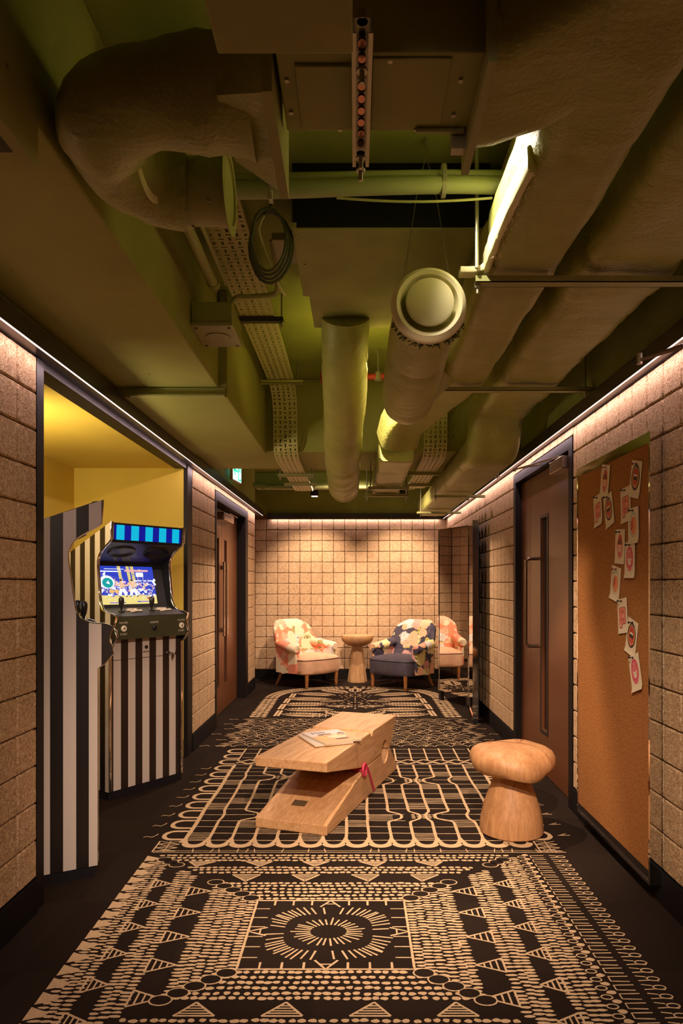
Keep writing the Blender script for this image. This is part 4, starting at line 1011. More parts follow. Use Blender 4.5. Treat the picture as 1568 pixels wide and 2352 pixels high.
# ------------------------------------------------------------------ armchairs
def armchair(label, loc, rz, fl, vel, pip):
    t = thing('armchair', label, 'armchair', loc, rz, 'floral armchairs by the far wall')
    def outline(w, d0, d1, bow, n=10):
        pts = []
        for k in range(n + 1):                                   # front edge bowed
            x = -w/2 + .035 + (w - .07) * k / n; pts.append((x, d0 - bow * (1 - (2 * x / w) ** 2)))
        pts += [(w/2 - .006, d0 + .03), (w/2, d0 + .08), (w/2 - .01, d1 - .06), (w/2 - .06, d1), (-w/2 + .06, d1), (-w/2 + .01, d1 - .06), (-w/2, d0 + .08), (-w/2 + .006, d0 + .03)]
        return pts
    o = outline(.64, -.30, .24, .055); n = len(o); v = []; rows = [(.94, .175), (.985, .19), (1.0, .23), (1.0, .33), (.995, .352), (.975, .368), (.90, .388), (.70, .405), (.40, .415), (.05, .418)]
    for s_, z in rows: v += [(a * s_, (b + .03) * s_ - .03, z) for a, b in o]
    f_ = [(i*n + k, i*n + (k+1) % n, (i+1)*n + (k+1) % n, (i+1)*n + k) for i in range(len(rows)-1) for k in range(n)]
    f_ += [tuple(range(n))[::-1], tuple((len(rows)-1)*n + k for k in range(n))]
    seat = MB().add(v, f_).build('seat', M[vel], t, smooth=True)
    MB().sweep([(a * .998, (b + .03) * .998 - .03, .354) for a, b in o], circ(.0055, 6), closed=True).build('piping', M[pip], seat, smooth=True)
    # back: stacked slices, bowed in plan, leaning back, shoulders rounded
    v = []; rows = []; ns = 28
    zs = [.17, .25, .36, .46, .55, .63, .70, .755, .795, .82, .835, .84]
    for z in zs:
        q = (z - .17) / .67
        hw = .350 - .050 * max(0, (q - .45) / .55) ** 1.2
        if z > .70: hw -= .13 * ((z - .70) / .14) ** 2.4
        th = .075 - .018 * q
        if z > .78: th *= max(.25, 1 - ((z - .78) / .06) ** 2 * .75)
        yc = .235 + .175 * q
        for k in range(ns):
            a = 2 * math.pi * k / ns; ca, sa = math.cos(a), math.sin(a)
            x = hw * math.copysign(abs(ca) ** .45, ca); y = th * math.copysign(abs(sa) ** .8, sa)
            v.append((x, yc + y - .16 * (x / .34) ** 2 * (1 - .35 * q), z))
    m_ = len(zs)
    f_ = [(i*ns + k, i*ns + (k+1) % ns, (i+1)*ns + (k+1) % ns, (i+1)*ns + k) for i in range(m_-1) for k in range(ns)]
    f_ += [tuple(range(ns))[::-1], tuple((m_-1)*ns + k for k in range(ns))]
    MB().add(v, f_).build('back', M[fl], t, smooth=True)
    for s_ in (-1, 1):
        arm = MB()
        # upholstered side: panel under a rolled arm
        pan = [(.20, .18), (-.165, .185), (-.18, .22), (-.175, .48), (.20, .50)]
        arm.prism(pan, min(s_ * .272, s_ * .348), max(s_ * .272, s_ * .348), 'x')
        pa = smoothpath([(s_ * .295, .20, .545), (s_ * .308, .08, .525), (s_ * .322, -.04, .505), (s_ * .330, -.13, .495), (s_ * .332, -.195, .492)], .03)
        nn_ = len(pa)
        arm.sweep(pa, [(.066 * math.cos(a) , .060 * math.sin(a)) for a in [k * .3142 for k in range(20)]], up=(0, 0, 1), scales=[1.0 if k < nn_ - 2 else (.93 if k == nn_ - 2 else .72) for k in range(nn_)])
        ao = arm.build('arm', M[fl], t, smooth=True)
    for s_ in (-1, 1):
        MB().lathe([(.014, 0), (.017, .02), (.0195, .032), (.0205, .036), (.0195, .040), (.022, .08), (.027, .185)], 14, (s_ * .255, -.285, 0)).build('leg', M['leg_wood'], t, smooth=True)
        MB().sweep([(s_ * .275, .285, 0), (s_ * .262, .235, .09), (s_ * .25, .20, .185)], rrect(.034, .034, .008, 2), scales=[.75, .95, 1.15]).build('leg', M['leg_wood'], t, smooth=True)
    return t
armchair('coral and cream flowered armchair with a pink velvet seat, left of the side table', (-.63, 8.865, .002), R(46), 'floral_pink', 'velvet_pink', 'piping_dark')
armchair('dark flowered armchair with a slate blue velvet seat, right of the side table', (.600, 8.70, .002), R(-40), 'floral_blue', 'velvet_blue', 'piping_navy')
# ------------------------------------------------------------------ folding mirror by the right wall
t = thing('folding_mirror', 'tall chrome framed folding mirror with one leaf swung into the room', 'mirror', (1.188, 7.15, 0))
def mirror_leaf(p, q, z0, z1, name, nrm):
    P = Vector((*p, 0)); Q = Vector((*q, 0)); L = (Q - P).length; d = (Q - P).normalized(); nv = Vector((*nrm, 0)).normalized()
    Mx = Matrix(((d.x, nv.x, 0, P.x - 1.188), (d.y, nv.y, 0, P.y - 7.15), (0, 0, 1, 0), (0, 0, 0, 1)))
    fr = .012
    o = xf(MB().box(0, fr, -.05, .002, z0, z1).box(L - fr, L, -.05, .002, z0, z1).box(fr, L - fr, -.05, .002, z0, z0 + .02).box(fr, L - fr, -.05, .002, z1 - .02, z1), Mx).build(name, M['chrome'], t)
    xf(MB().box(fr, L - fr, -.045, -.004, z0 + .02, z1 - .02), Mx).build('mirror_pane', M['mirror'], o)
    return Mx, L
Mx, L = mirror_leaf((1.183, 7.155), (.938, 7.712), .112, 1.922, 'swung_leaf', (-.914, -.405))
xf(MB().box(L - .05, L - .002, -.045, -.005, .0, .111), Mx).build('foot', M['black_metal'], t)
xf(MB().box(.01, .05, -.045, -.005, 0, .111), Mx).build('foot', M['black_metal'], t)
Mx, L = mirror_leaf((1.102, 6.40), (1.180, 7.14), .04, 1.905, 'wall_leaf', (-.994, .105))
xf(MB().box(.30, L - .06, -.08, -.052, .0, 1.90), Mx).build('shade_slab', M['black_metal'], t)  # black slab added for the shade between leaf and wall
xf(MB().box(.0, .06, -.05, -.001, .0, .039), Mx).build('foot', M['black_metal'], t)
# ------------------------------------------------------------------ cork board with postcards
t = thing('cork_board', 'tall cork pin board in a deep mirror-polished frame on the right wall', 'pin board', (XR, 3.225, .075))
y0, y1, zt_ = -.455, .455, 1.845
fr = MB().box(-.052, -.001, y0, y0 + .013, 0, zt_).box(-.052, -.001, y1 - .013, y1, 0, zt_).box(-.052, -.001, y0 + .013, y1 - .013, 0, .014).box(-.052, -.001, y0 + .013, y1 - .013, zt_ - .045, zt_)
fr.build('frame', M['chrome'], t)
MB().box(-.048, -.004, y0 + .013, y1 - .013, .052, zt_ - .045).build('cork_panel', M['cork'], t)
MB().box(-.047, -.004, y0 + .013, y1 - .013, .014, .0515).build('reflection_strip', M['black_metal'], t)  # black strip paints the dark carpet mirrored in the frame's lower edge
xc = XR - .049
for k, c in (('c_red', (.48, .045, .035)), ('c_dark', (.16, .035, .03)), ('c_pink', (.62, .07, .14)), ('c_salmon', (.70, .20, .15)), ('c_yellow', (.80, .42, .05)), ('c_navy', (.012, .010, .02)),
             ('c_tooth', (.80, .66, .52)), ('c_teal', (.36, .44, .36)), ('c_orange', (.72, .25, .10)), ('c_tongue', (.56, .08, .06)), ('c_rose', (.62, .17, .17))): ink(k, c)
PIN = ['cab_black', 'c_dark']
def card(kind, y, z, ang, label, lift, pin='cab_black', bend=.006):
    t = thing('postcard', label, 'card', (xc - .0012 - lift, y, z)); t.rotation_euler = (0, 0, R(-90)); t.rotation_mode = 'XYZ'
    # local x = viewer's right, local z = up, local -y = towards the room
    ca, sa = math.cos(R(ang)), math.sin(R(ang))
    def tr(a, b): return (a * ca - b * sa, a * sa + b * ca)
    def curl(a, b): return -bend * max(0, (-b - .046) / .032) ** 2 - .0008
    def fl_(key, pts, d, name='print', par=None):
        m = MB(); vs = []
        for a, b in pts:
            x, zz = tr(a, b); vs.append((x, curl(a, b) - d, zz))
        m.add(vs, [tuple(range(len(pts)))]); return m.build(name, M[key], par, recalc=False)
    W2, H2 = .054, .078; m = MB(); n = 8
    for i in range(n + 1):
        b = H2 - 2 * H2 * i / n
        for a in (-W2, W2):
            x, zz = tr(a, b); m.v += [(x, curl(a, b), zz), (x, curl(a, b) + .0007, zz)]
    for i in range(n):
        o_ = i * 4
        m.f += [(o_, o_ + 2, o_ + 6, o_ + 4), (o_ + 1, o_ + 5, o_ + 7, o_ + 3), (o_, o_ + 4, o_ + 5, o_ + 1), (o_ + 2, o_ + 3, o_ + 7, o_ + 6)]
    m.m = [0] * len(m.f)
    cb = m.build('sheet', M['paper'], t)
    E = lambda x, y_, rx, ry, n=26: [(x + rx * math.cos(2*math.pi*k/n), y_ + ry * math.sin(2*math.pi*k/n)) for k in range(n)]
    def lettering(txt, size, y_, key, d, par, arc_r=None, a_mid=90, x=0, inward=False):
        mm = MB()
        if arc_r is None:
            g = text_mb(txt, size)
            vs = []
            for p in g.v:
                X, Z = tr(p[0] + x, p[1] + y_); vs.append((X, curl(p[0], p[1] + y_) - d, Z))
            mm.add(vs, g.f)
        else:
            step = math.degrees(size * .80 / arc_r)
            for k, ch in enumerate(txt):
                if ch == ' ': continue
                off = (k - (len(txt) - 1) / 2) * step; a = a_mid - off if not inward else a_mid + off
                g = text_mb(ch, size); rot = a - 90 if not inward else a + 90
                c_, s_ = math.cos(R(rot)), math.sin(R(rot)); vs = []
                for p in g.v:
                    X0 = p[0] * c_ - p[1] * s_ + arc_r * math.cos(R(a)) * .92 + x; Z0 = p[0] * s_ + p[1] * c_ + arc_r * math.sin(R(a)) + y_
                    X, Z = tr(X0, Z0); vs.append((X, curl(X0, Z0) - d, Z))
                mm.add(vs, g.f)
        mm.build('lettering', M[key], par, recalc=False)
    if kind == 'mouth':
        p_ = fl_('c_navy', E(0, .008, .043, .056), .0004, par=cb); 
        fl_('c_yellow', E(0, .006, .0335, .044), .0006, par=cb); fl_('c_red', E(0, .008, .028, .041), .0008, par=cb)
        fl_('c_navy', E(0, .004, .021, .020), .0010, par=cb); fl_('c_tooth', [(-.019, .012), (.019, .012), (.012, .021), (-.012, .021)], .0012, par=cb)
        fl_('c_tongue', [(-.017, -.004), (.017, -.004), (.012, -.034), (0, -.042), (-.012, -.034)], .0013, par=cb); fl_('c_tooth', E(0, -.030, .0045, .0055, 10), .0015, par=cb); fl_('c_tongue', E(0, -.030, .0022, .0028, 8), .0016, par=cb)
        lettering('SPEAKING LOUDLY', .0095, .006, 'c_tooth', .0009, cb, .0475, 92)
    elif kind == 'blob':
        for key, gr, d in (('c_dark', .003, .0004), ('c_salmon', 0, .0006)):
            o = [(-.034 - gr, -.026), (-.034 - gr, -.052 - gr), (-.010 + gr, -.052 - gr), (-.006 + gr, -.036 - gr), (.034 + gr, -.034 - gr), (.036 + gr, .010), (.034 + gr, .030 + gr), (.026, .038 + gr), (.017, .033 + gr), (.009, .039 + gr), (0, .034 + gr), (-.010, .039 + gr), (-.019, .033 + gr), (-.028, .037 + gr), (-.035 - gr, .030), (-.036 - gr, .004), (-.029 - gr, -.001), (-.036 - gr, -.006)]
            fl_(key, o, d, par=cb)
        lettering('GIRL', .020, .018, 'c_dark', .0008, cb); lettering('TALK', .020, -.018, 'c_dark', .0008, cb)
        for q in ((.015, -.002), (-.020, -.042)): fl_('c_tooth', E(q[0], q[1], .004, .007, 10), .0009, par=cb)
    elif kind == 'smile':
        fl_('c_pink', E(0, .006, .038, .054), .0004, par=cb); fl_('c_rose', E(0, .006, .030, .030), .0006, par=cb)
        fl_('c_tooth', [(-.021, .008), (0, .004), (.021, .008), (.012, -.016), (0, -.024), (-.012, -.016)], .0008, par=cb)
        for x in (-.010, 0, .010): fl_('c_dark', [(x - .0004, -.012), (x + .0004, -.012), (x + .0004, .004), (x - .0004, .004)], .0010, par=cb)
        fl_('c_dark', [(-.014, -.0055), (.014, -.0055), (.014, -.0045), (-.014, -.0045)], .0010, par=cb)
        lettering('KISS', .0135, .039, 'c_tooth', .0009, cb); lettering('I LOVE YOU', .0105, .010, 'c_tooth', .0009, cb, .048, 270, 0, True)
    elif kind == 'lips':
        fl_('c_salmon', [(0, -.056), (-.022, -.040), (-.036, -.006), (-.030, .020), (-.014, .050), (.006, .058), (.020, .050), (.034, .016), (.036, -.010), (.022, -.044)], .0004, par=cb)
        fl_('c_red', [(-.026, .018), (-.012, .046), (.006, .054), (.020, .044), (.030, .016), (0, .010)], .0006, par=cb)
        fl_('c_dark', [(-.028, .010), (.026, .010), (.018, .030), (-.014, .030)], .0008, par=cb); fl_('c_rose', [(-.024, -.016), (.026, -.014), (.018, -.044), (0, -.052), (-.016, -.042)], .0006, par=cb)
        for b in (-.002, -.012, -.022): fl_('c_tooth', [(-.024, b), (.024, b + .001), (.024, b + .006), (-.024, b + .005)], .0008, par=cb)
    else:
        fl_('c_teal', E(0, .006, .040, .054), .0004, par=cb); fl_('paper', E(.006, .002, .034, .046), .0006, par=cb); fl_('c_orange', E(.004, .0, .030, .040), .0008, par=cb)
        fl_('c_red', [(-.024, -.010), (-.022, .020), (-.002, .034), (.002, .0), (-.012, -.024)], .0010, par=cb)
        rr = random.Random(4)
        for k in range(14): fl_('c_yellow', E(rr.uniform(-.018, .02), rr.uniform(-.026, .026), .0022, .0026, 6), .0012, par=cb)
    X, Z = tr(0, .066)
    g = MB().lathe([(.0045, -.001), (.0045, -.004), (.0022, -.006), (.0022, -.014), (.0055, -.017), (.0055, -.021), (.001, -.0215)], 12, (X, -.001, Z), 'y')
    g.build('push_pin', M[pin], t, smooth=True)
    return t
def mid(q): return sum(a for a, b in q) / 4, sum(b for a, b in q) / 4
CARDS = [('lips', 3.268, 1.792, -12, 'card of red and grey closed lips at the top left of the cork board', .002),
 ('mouth', 2.913, 1.747, -13, 'card of an open mouth in a black ring, highest on the right of the board', .001),
 ('blob', 3.364, 1.662, 8, 'card of pink blocky letters under the red lips card, farthest from the camera', .001),
 ('mouth', 3.219, 1.647, 14, 'card of an open mouth in a black ring tucked under the red lips card', .001),
 ('blob', 3.021, 1.650, 5, 'card of pink blocky letters below the top right mouth card', .0005),
 ('peach', 2.931, 1.550, 2, 'card of an orange shape with a grey-green crescent, overlapping the right-hand blocky letters', .003),
 ('lips', 3.086, 1.469, -4, 'card of pale pink closed lips beside the right-hand orange shape card', .001),
 ('smile', 2.965, 1.404, -1, 'card of pink smiling lips hanging below the right-hand orange shape card', .005),
 ('peach', 3.138, 1.303, -11, 'card of an orange shape with a grey-green crescent, hanging alone below the pale pink lips', .001),
 ('blob', 3.050, 1.158, 7, 'card of pink blocky letters in the lower chain, overlapping a mouth card', .003),
 ('mouth', 2.955, 1.070, -14, 'card of an open mouth in a black ring between blocky letters and the lowest smile', .001),
 ('smile', 2.910, .921, 18, 'card of pink smiling lips at the bottom of the chain, tilted', .003)]
for i, (k, y, z, a, lab, lift) in enumerate(CARDS): card(k, y, z, a, lab, lift, PIN[1] if i in (0, 1, 8) else PIN[0], .002 + .002 * (i % 3))
# ------------------------------------------------------------------ woven pattern of the carpet (cream pile let into the dark carpet)
rr = random.Random(12)
class Rug:
    def __init__(s): s.mb = MB()
    def poly(s, pts, z=.0012): s.mb.add([(x, y, z) for x, y in pts], [tuple(range(len(pts)))])
    def blob(s, x, y, rx, ry, ang=0.0, n=9, j=.16):
        ca, sa = math.cos(ang), math.sin(ang); pts = []
        for k in range(n):
            a = 2 * math.pi * k / n; q = 1 + rr.uniform(-j, j); u, v = rx * q * math.cos(a), ry * q * math.sin(a)
            pts.append((x + u * ca - v * sa, y + u * sa + v * ca))
        s.poly(pts, .0012 + rr.random() * .0006)
    def stroke(s, pts, w, j=.12, step=.02, closed=False):
        P = []
        seq = list(zip(pts[:-1], pts[1:])) + ([(pts[-1], pts[0])] if closed else [])
        for (a, b), (c, d) in seq:
            n = max(1, int(math.hypot(c - a, d - b) / step)); P += [(a + (c-a)*k/n, b + (d-b)*k/n) for k in range(n)]
        if not closed: P.append(pts[-1])
        n = len(P); v = []; z = .0012 + rr.random() * .0006
        for i in range(n):
            if closed: a, b = P[i-1], P[(i+1) % n]
            else: a, b = P[max(0, i-1)], P[min(n-1, i+1)]
            dx, dy = b[0]-a[0], b[1]-a[1]; L = math.hypot(dx, dy) or 1; h = w / 2 * (1 + rr.uniform(-j, j))
            v += [(P[i][0] - dy/L*h, P[i][1] + dx/L*h, z), (P[i][0] + dy/L*h, P[i][1] - dx/L*h, z)]
        s.mb.add(v, [(2*i, 2*i+1, 2*((i+1) % n)+1, 2*((i+1) % n)) for i in range(n if closed else n-1)])
    def ellipse(s, x, y, rx, ry, w, n=18, ang=0):
        ca, sa = math.cos(ang), math.sin(ang)
        s.stroke([(x + rx*math.cos(t)*ca - ry*math.sin(t)*sa, y + rx*math.cos(t)*sa + ry*math.sin(t)*ca) for t in [2*math.pi*k/n for k in range(n)]], w, closed=True, step=9)
G = Rug()
# --- near medallion: rectangular rings about (cx, cyy)
cx, cyy = -.10, 2.55
A = lambda r: .30 + .59 * r
B = lambda r: .25 + .50 * r
YMIN = 1.62
def ringdots(r, tight=1.0, big=1.0):
    a, b = A(r), B(r)
    for sy in (-1, 1):
        x = -a + .03
        while x < a - .03:
            y = cyy + sy * b + rr.uniform(-.003, .003)
            if y > YMIN: G.blob(cx + x, y, .0125 * big * rr.uniform(.85, 1.25), .0092 * big)
            x += .0305 * tight * rr.uniform(.85, 1.15)
    for sx in (-1, 1):
        y = -b + .02
        while y < b - .02:
            if cyy + y > YMIN: G.blob(cx + sx * a + rr.uniform(-.004, .004), cyy + y, .0185 * big * rr.uniform(.85, 1.2), .0066 * big)
            y += .0205 * rr.uniform(.85, 1.2)
for r in (.035, .095, .155, .215, .275, .325): ringdots(r)
for r in (.545, .605, .655): ringdots(r)
for r in (.82, .88, .935): ringdots(r)
def hatched(p, q, apex, lines=4, w=.0075):
    G.stroke([p, q], w); G.stroke([p, apex], w); G.stroke([q, apex], w)
    for k in range(1, lines):
        t = k / lines * .92
        G.stroke([(p[0]+(apex[0]-p[0])*t, p[1]+(apex[1]-p[1])*t), (q[0]+(apex[0]-q[0])*t, q[1]+(apex[1]-q[1])*t)], w * .8)
for r0, r1, off in ((.365, .50, 0), (.685, .79, .5)):
    for sy in (-1, 1):
        x = -A(r0) + .13 - off * .08
        while x < A(r0) - .05:
            y1 = cyy + sy * B(r1); y0 = cyy + sy * B(r0)
            if y1 > YMIN: hatched((cx + x - .062, y1), (cx + x + .062, y1), (cx + x + rr.uniform(-.02, .02), y0), 5)
            x += .265
    for sx in (-1, 1):
        y = -B(r0) + .02 + off * .09
        while y < B(r0):
            xo, xi = cx + sx * A(r1 + .02), cx + sx * A(r0 - .01)
            if cyy + y > YMIN: hatched((xo, cyy + y - .043), (xo, cyy + y + .043), (xi, cyy + y), 4)
            y += .187
for sx in (-1, 1):
    for sy in (-1, 1):
        for r in (.03, .105, .18, .255, .33, .70, .76, .82):
            x, y = cx + sx * (A(r) + .012), cyy + sy * (B(r) + .008)
            if y > YMIN:
                G.poly([(x + .033 * math.cos(k * .524), y + .024 * math.sin(k * .524)) for k in range(12)], .0022); G.mb.m[-1] = 1
                G.ellipse(x, y, .034, .025, .008)
y = YMIN + .05
while y < 3.27:                                             # jagged left edge
    G.poly([(-.99, y - .033), (-.935, y - .012), (-.925, y + .006), (-.96, y + .02), (-.992, y + .034)]); y += .078
# eye panel
a0, b0 = A(0), B(0)
G.stroke([(cx-a0, cyy-b0), (cx+a0, cyy-b0), (cx+a0, cyy+b0), (cx-a0, cyy+b0)], .009, closed=True)
def oval(t, a, b, e=.62):
    c, s_ = math.cos(t), math.sin(t); return (cx + a * math.copysign(abs(c) ** e, c), cyy + b * math.copysign(abs(s_) ** e, s_))
for k in range(48):
    t = 2 * math.pi * k / 48 + .03; G.stroke([oval(t, .165, .135), oval(t, .232 * rr.uniform(.95, 1.03), .192 * rr.uniform(.95, 1.03))], .0072)
for k in range(30):
    t = 2 * math.pi * k / 30; e0 = oval(t, .068, .050, 1); e1 = oval(t, .135 * rr.uniform(.9, 1.08), .098 * rr.uniform(.9, 1.08), 1); G.stroke([e0, e1], .0068)
for k in range(1, 8):
    x = cx - a0 + 2 * a0 * k / 8
    if k != 4:
        G.stroke([(x, cyy - b0), (x, cyy - b0 + .042)], .008); G.stroke([(x, cyy + b0), (x, cyy + b0 - .042)], .008)
for k in range(1, 7):
    y = cyy - b0 + 2 * b0 * k / 7; G.stroke([(cx - a0, y), (cx - a0 + .06, y)], .006); G.stroke([(cx + a0, y), (cx + a0 - .06, y)], .006)
for s_ in (-1, 1):
    G.stroke([(cx - .04, cyy + s_ * (b0 - .055)), (cx, cyy + s_ * b0), (cx + .04, cyy + s_ * (b0 - .055))], .008); G.stroke([(cx - .025, cyy + s_ * (b0 - .03)), (cx + .025, cyy + s_ * (b0 - .03))], .006)
    G.stroke([(cx + s_ * (a0 - .07), cyy - .03), (cx + s_ * a0, cyy), (cx + s_ * (a0 - .07), cyy + .03)], .008); G.stroke([(cx + s_ * (a0 - .045), cyy - .018), (cx + s_ * (a0 - .045), cyy + .018)], .006)
y = YMIN                                                     # right fringe: open loops and keyhole loops
while y < 3.28:
    G.stroke([(.895, y - .016), (.835, y - .014), (.835, y + .012), (.90, y + .014)], .0055)
    G.stroke([(.925, y - .012), (.960, y - .009), (.992, y - .013)], .0055); G.stroke([(.925, y + .016), (.958, y + .010)], .0055)
    G.ellipse(.978, y, .020, .0115, .0055, 12); G.blob(.812, y + .02, .016, .011); G.ellipse(.79, y - .004, .018, .012, .005, 10); y += .0480
# --- border strip with ladders and scallops
x0g, x1g = -.865, .885
G.stroke([(-.98, 3.305), (1.02, 3.305)], .006)
for k in range(46):
    x = -.96 + .043 * k
    if rr.random() < .55: G.stroke([(x, 3.305), (x + rr.uniform(-.01, .01), 3.35)], .005)
G.stroke([(-.95, 3.327), (1.0, 3.327)], .004)
for sx in (-1, 1):
    xc_ = -.93 if sx < 0 else .955
    for k in range(3):
        yk = 3.32 + .045 * k
        G.stroke([(xc_ - .05, yk), (xc_ + .05, yk + .04)], .005); G.stroke([(xc_ - .05, yk + .04), (xc_ + .05, yk)], .005); G.stroke([(xc_ - .055, yk), (xc_ + .055, yk)], .006)
    G.stroke([(xc_ - .055, 3.31), (xc_ - .055, 3.45)], .008); G.stroke([(xc_ + .0, 3.31), (xc_ + .0, 3.45)], .006)
NX = 15; px = (x1g - x0g) / NX
for i in range(NX):
    xa = x0g + px * i; c_ = xa + px / 2
    out = [(xa - .004, 3.475)] + [(c_ - (px/2 + .004) * math.cos(t), 3.425 - .062 * math.sin(t)) for t in [math.pi * k / 12 for k in range(13)]] + [(xa + px + .004, 3.475)]
    inn = [(c_ + (px/2 - .024) * math.cos(t), 3.440 - .034 * math.sin(t)) for t in [math.pi * k / 12 for k in range(13)]]
    v = [(x, y, .0014) for x, y in out[1:-1]] + [(x, y, .0014) for x, y in inn[::-1]]
    n_ = 13; G.mb.add(v, [(k, k+1, n_+k+1, n_+k) for k in range(n_-1)])
    # spandrel fill above the arch shoulders
    G.poly([(xa - .024, 3.43), (xa + .024, 3.43), (xa + .014, 3.47), (xa + .008, 3.50), (xa - .008, 3.50), (xa - .014, 3.47)])
# --- grid with knots the threads bend into
KN = [(.395, 4.52), (.385, 3.82), (-.46, 4.60), (-.46, 3.84)]
def wx(x, y):
    for kx, ky in KN:
        g = math.exp(-((y - ky) / .065) ** 4) * math.exp(-((x - kx) / .22) ** 4); x = x + (kx + (x - kx) * .25 - x) * g
    return x
GY0, GY1 = 3.46, 4.93
for i in range(NX + 1):
    x = x0g + px * i; pts = []
    y = GY0
    while y <= GY1: pts.append((wx(x, y) + .003 * math.sin(y * 9 + i), y)); y += .02
    G.stroke(pts, .0160 if i not in (0, NX) else .022, .10, .05)
ry = .0975; nr = int((GY1 - GY0) / ry)
for j in range(nr + 1):
    y = GY0 + ry * j
    near = [k for k in KN if abs(y - k[1]) < .07]
    pts = []; x = x0g
    while x <= x1g: pts.append((x, y + .004 * math.sin(x * 7 + j))); x += .03
    if near:
        seg = []
        for p in pts:
            if any(abs(p[0] - k[0]) < .10 for k in near):
                if len(seg) > 1: G.stroke(seg, .0068, .2, .05)
                seg = []
            else: seg.append(p)
        if len(seg) > 1: G.stroke(seg, .0068, .2, .05)
    else: G.stroke(pts, .0068, .2, .05)
for i in range(NX):
    for j in range(nr):
        if (i * 2 + j * 3 + (i * j) % 2) % 5 == 0:
            y0 = GY0 + ry * j
            xa = max(wx(x0g + px * i, y0), wx(x0g + px * i, y0 + ry)) ; xb = min(wx(x0g + px * (i+1), y0), wx(x0g + px * (i+1), y0 + ry))
            if xb - xa > .05:
                for k in range(1, 6): G.stroke([(xa, y0 + ry * k / 6), (xb, y0 + ry * k / 6 + rr.uniform(-.003, .003))], .0048, .2, .03)
for kx, ky in KN:
    for a in range(-2, 3):
        for b in range(-1, 2): G.blob(kx + .030 * a, ky + .026 * b, .0125, .0085)
# --- loops down both sides and small hooks beyond them
y = 3.53; k = 0
while y < 5.38:
    for sx, xe, xo in ((-1, x0g - .005, -.985), (1, x1g + .005, 1.005)):
        if sx > 0 and y > 5.2: continue
        c_ = xo - sx * .05
        pts = [(xe, y - .058)] + [(c_ + sx * .05 * math.sin(t), y - .058 * math.cos(t)) for t in [math.pi * q / 10 for q in range(11)]] + [(xe, y + .058)]
        G.stroke(pts, .024, .14, .03)
        xh = -1.055 if sx < 0 else 1.075
        if y < 4.9:
            if sx < 0: G.stroke([(xh - .03, y - .03), (xh - .02, y - .015), (xh + .012, y - .028), (xh + .028, y + .0), (xh + .032, y + .02)], .0065, .15)
            else: G.stroke([(xh + .035, y), (xh - .03, y - .005), (xh + .02, y + .022)], .0065, .15)
    y += .163; k += 1
# wave row closing the grid, then two short rows
pts = [(x0g + .02 * i, 4.965 + .022 * math.sin(i * .02 / px * 2 * math.pi)) for i in range(int((x1g - x0g) / .02) + 1)]
G.stroke(pts, .024, .2, .05); G.stroke([(x, 5.035 - .022 * math.sin((x - x0g) / px * 2 * math.pi)) for x, _ in pts], .018, .2, .05)
for j in range(3): G.stroke([(x0g + .02, 5.12 + .13 * j), (x1g - .02, 5.12 + .13 * j)], .0065, .2, .04)
for i in range(NX + 1):
    x = x0g + px * i; G.stroke([(x, 5.04), (x + .005, 5.41)], .012, .12, .05)
# --- fish scales
j = 0; y = 5.47
while y < 6.62:
    wv = 1.0 + .05 * math.cos((y - 5.47) * 16)
    i = 0; x = -wv + (.0675 if j % 2 else 0)
    while x < wv - .02:
        pts = [(x + .062 * math.cos(t), y + .060 * math.sin(t)) for t in [math.pi * (.02 + .96 * q / 9) for q in range(10)]]
        G.stroke(pts, .0085, .2, 9)
        if (i * 3 + j * 5) % 4 == 0:
            for q in (.35, .5, .65): G.stroke([(x, y), (x + .05 * math.cos(math.pi * q), y + .052 * math.sin(math.pi * q))], .0065, .2, 9)
        if (i + j) % 5 == 2: G.stroke([(x - .04, y + .015), (x + .04, y + .015)], .004, .2, 9)
        x += .135; i += 1
    for sx in (-1, 1):                                        # pointed petals at the edges
        G.stroke([(sx * wv, y), (sx * (wv + .08), y + .03), (sx * wv, y + .06)], .0075, .2, .03); G.stroke([(sx * wv, y + .03), (sx * (wv + .05), y + .03)], .005, .2, .03)
        if j % 3 == 0: G.stroke([(sx * (wv + .12), y + .02), (sx * (wv + .15), y + .04), (sx * (wv + .19), y + .02), (sx * (wv + .21), y + .04)], .0075, .2, .02)
    y += .072; j += 1
# --- far leaf panel with a rounded end
def inside(x, y, m=0.0):
    hw, ye, yc = 1.045 - m, 8.72 - m * 1.4, 7.75
    if y < 6.68: return False
    if y < yc: return abs(x) < hw
    return (abs(x) / hw) ** 2.6 + ((y - yc) / (ye - yc)) ** 2.6 < 1
for m in (.03, .085, .14):
    pts = []
    y = 6.70
    hw = 1.045 - m
    while y < 7.75: pts.append((y, None)); y += .052
    for (yy, _) in pts:
        for sx in (-1, 1): G.blob(sx * hw + rr.uniform(-.006, .006), yy + rr.uniform(-.008, .008), .029, .0175, 0)
    n_ = 60
    for k in range(n_ + 1):
        t = math.pi * k / n_; c_, s_ = math.cos(t), math.sin(t)
        x = hw * math.copysign(abs(c_) ** (2/2.6), c_); yy = 7.75 + (8.72 - m * 1.4 - 7.75) * abs(s_) ** (2/2.6)
        G.blob(x, yy, .028, .020, 0)
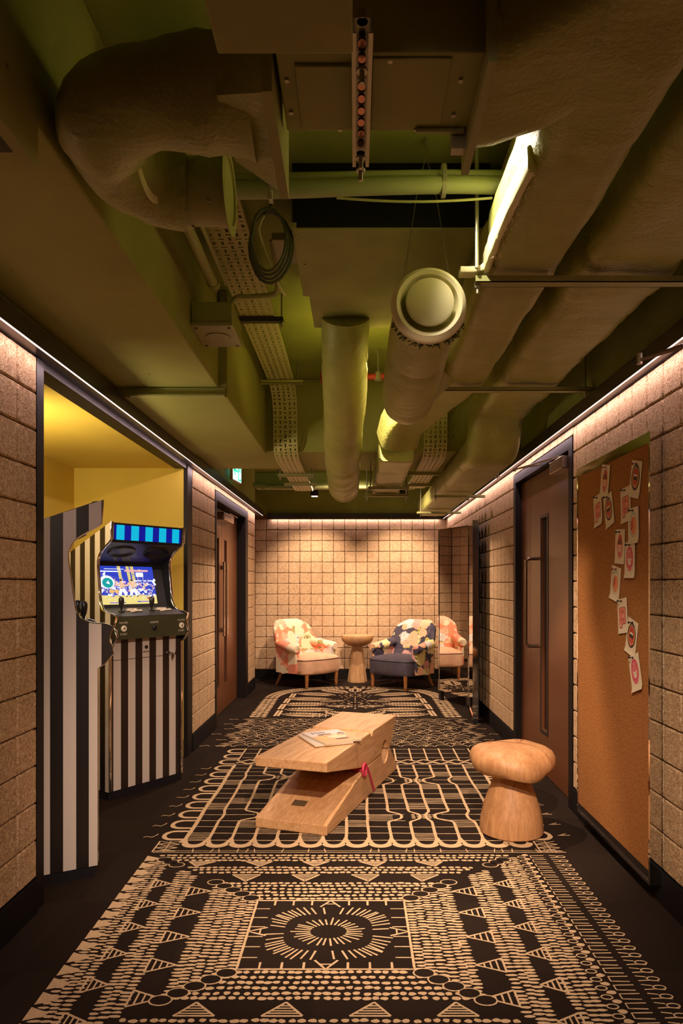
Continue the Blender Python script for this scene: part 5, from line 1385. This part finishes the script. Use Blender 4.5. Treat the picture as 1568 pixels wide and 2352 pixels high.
for sx in (-1, 1):
    for y0 in (6.75, 7.12, 7.50, 7.86):
        for u in (0, .035):
            xx = sx * (.80 - (.05 * ((y0 - 7.3) / .6) if y0 > 7.4 else 0) - u)
            G.poly([(xx - .013, y0), (xx + .013, y0), (xx + .013 - sx * .01, y0 + .30), (xx - .013 - sx * .01, y0 + .30)])
def leafm(x, y, L, wd, ang):
    ca, sa = math.cos(ang), math.sin(ang); n_ = int(L / .032)
    for k in range(n_ + 1):
        u = -L/2 + L * k / n_; h = wd * math.sqrt(max(0, 1 - (2*u/L) ** 2))
        m_ = max(1, int(h / .030))
        for s_ in (-1, 1):
            for q in range(m_):
                v = s_ * (.014 + (h - .01) * (q + .5) / m_) if h > .02 else 0
                G.blob(x + u*ca - v*sa, y + u*sa + v*ca, .0215, .0125, ang + s_ * .7, 6)
for sx in (-1, 1):
    for x, y, L, wd, a in ((.50, 6.82, .46, .10, .15), (.48, 7.10, .48, .11, .05), (.54, 7.42, .46, .11, -.03), (.52, 7.76, .48, .11, .10), (.46, 8.10, .46, .11, .3), (.25, 8.34, .40, .11, .75), (.18, 6.88, .32, .08, .8)):
        leafm(sx * x, y, L, wd, a * sx if sx > 0 else math.pi - a)
    leafm(sx * .17, 7.30, .26, .06, .2 * sx); leafm(sx * .26, 7.62, .24, .05, -.3 * sx)
leafm(0, 8.42, .34, .08, math.pi / 2)
for k in range(12):
    a = 2 * math.pi * k / 12
    for q in range(3): G.blob(.075 * (q + 1) * math.cos(a), 7.45 + .10 * (q + 1) * math.sin(a), .020, .010, a, 6)
for k in range(12):
    a = 2 * math.pi * k / 12
    for q in range(3): G.blob(.06 * (q + 1) * math.cos(a), 8.02 + .08 * (q + 1) * math.sin(a), .018, .010, a, 6)
for k in range(14): G.stroke([(-.42 + .065 * k, 6.68), (-.42 + .065 * k, 6.86 + .05 * math.sin(k))], .008, .2, .05)
G.mb.build('woven_pattern', [M['cream'], M['carpet']], floor, kind='stuff', recalc=False, label='cream woven pattern of eye, grid, scale and leaf motifs')
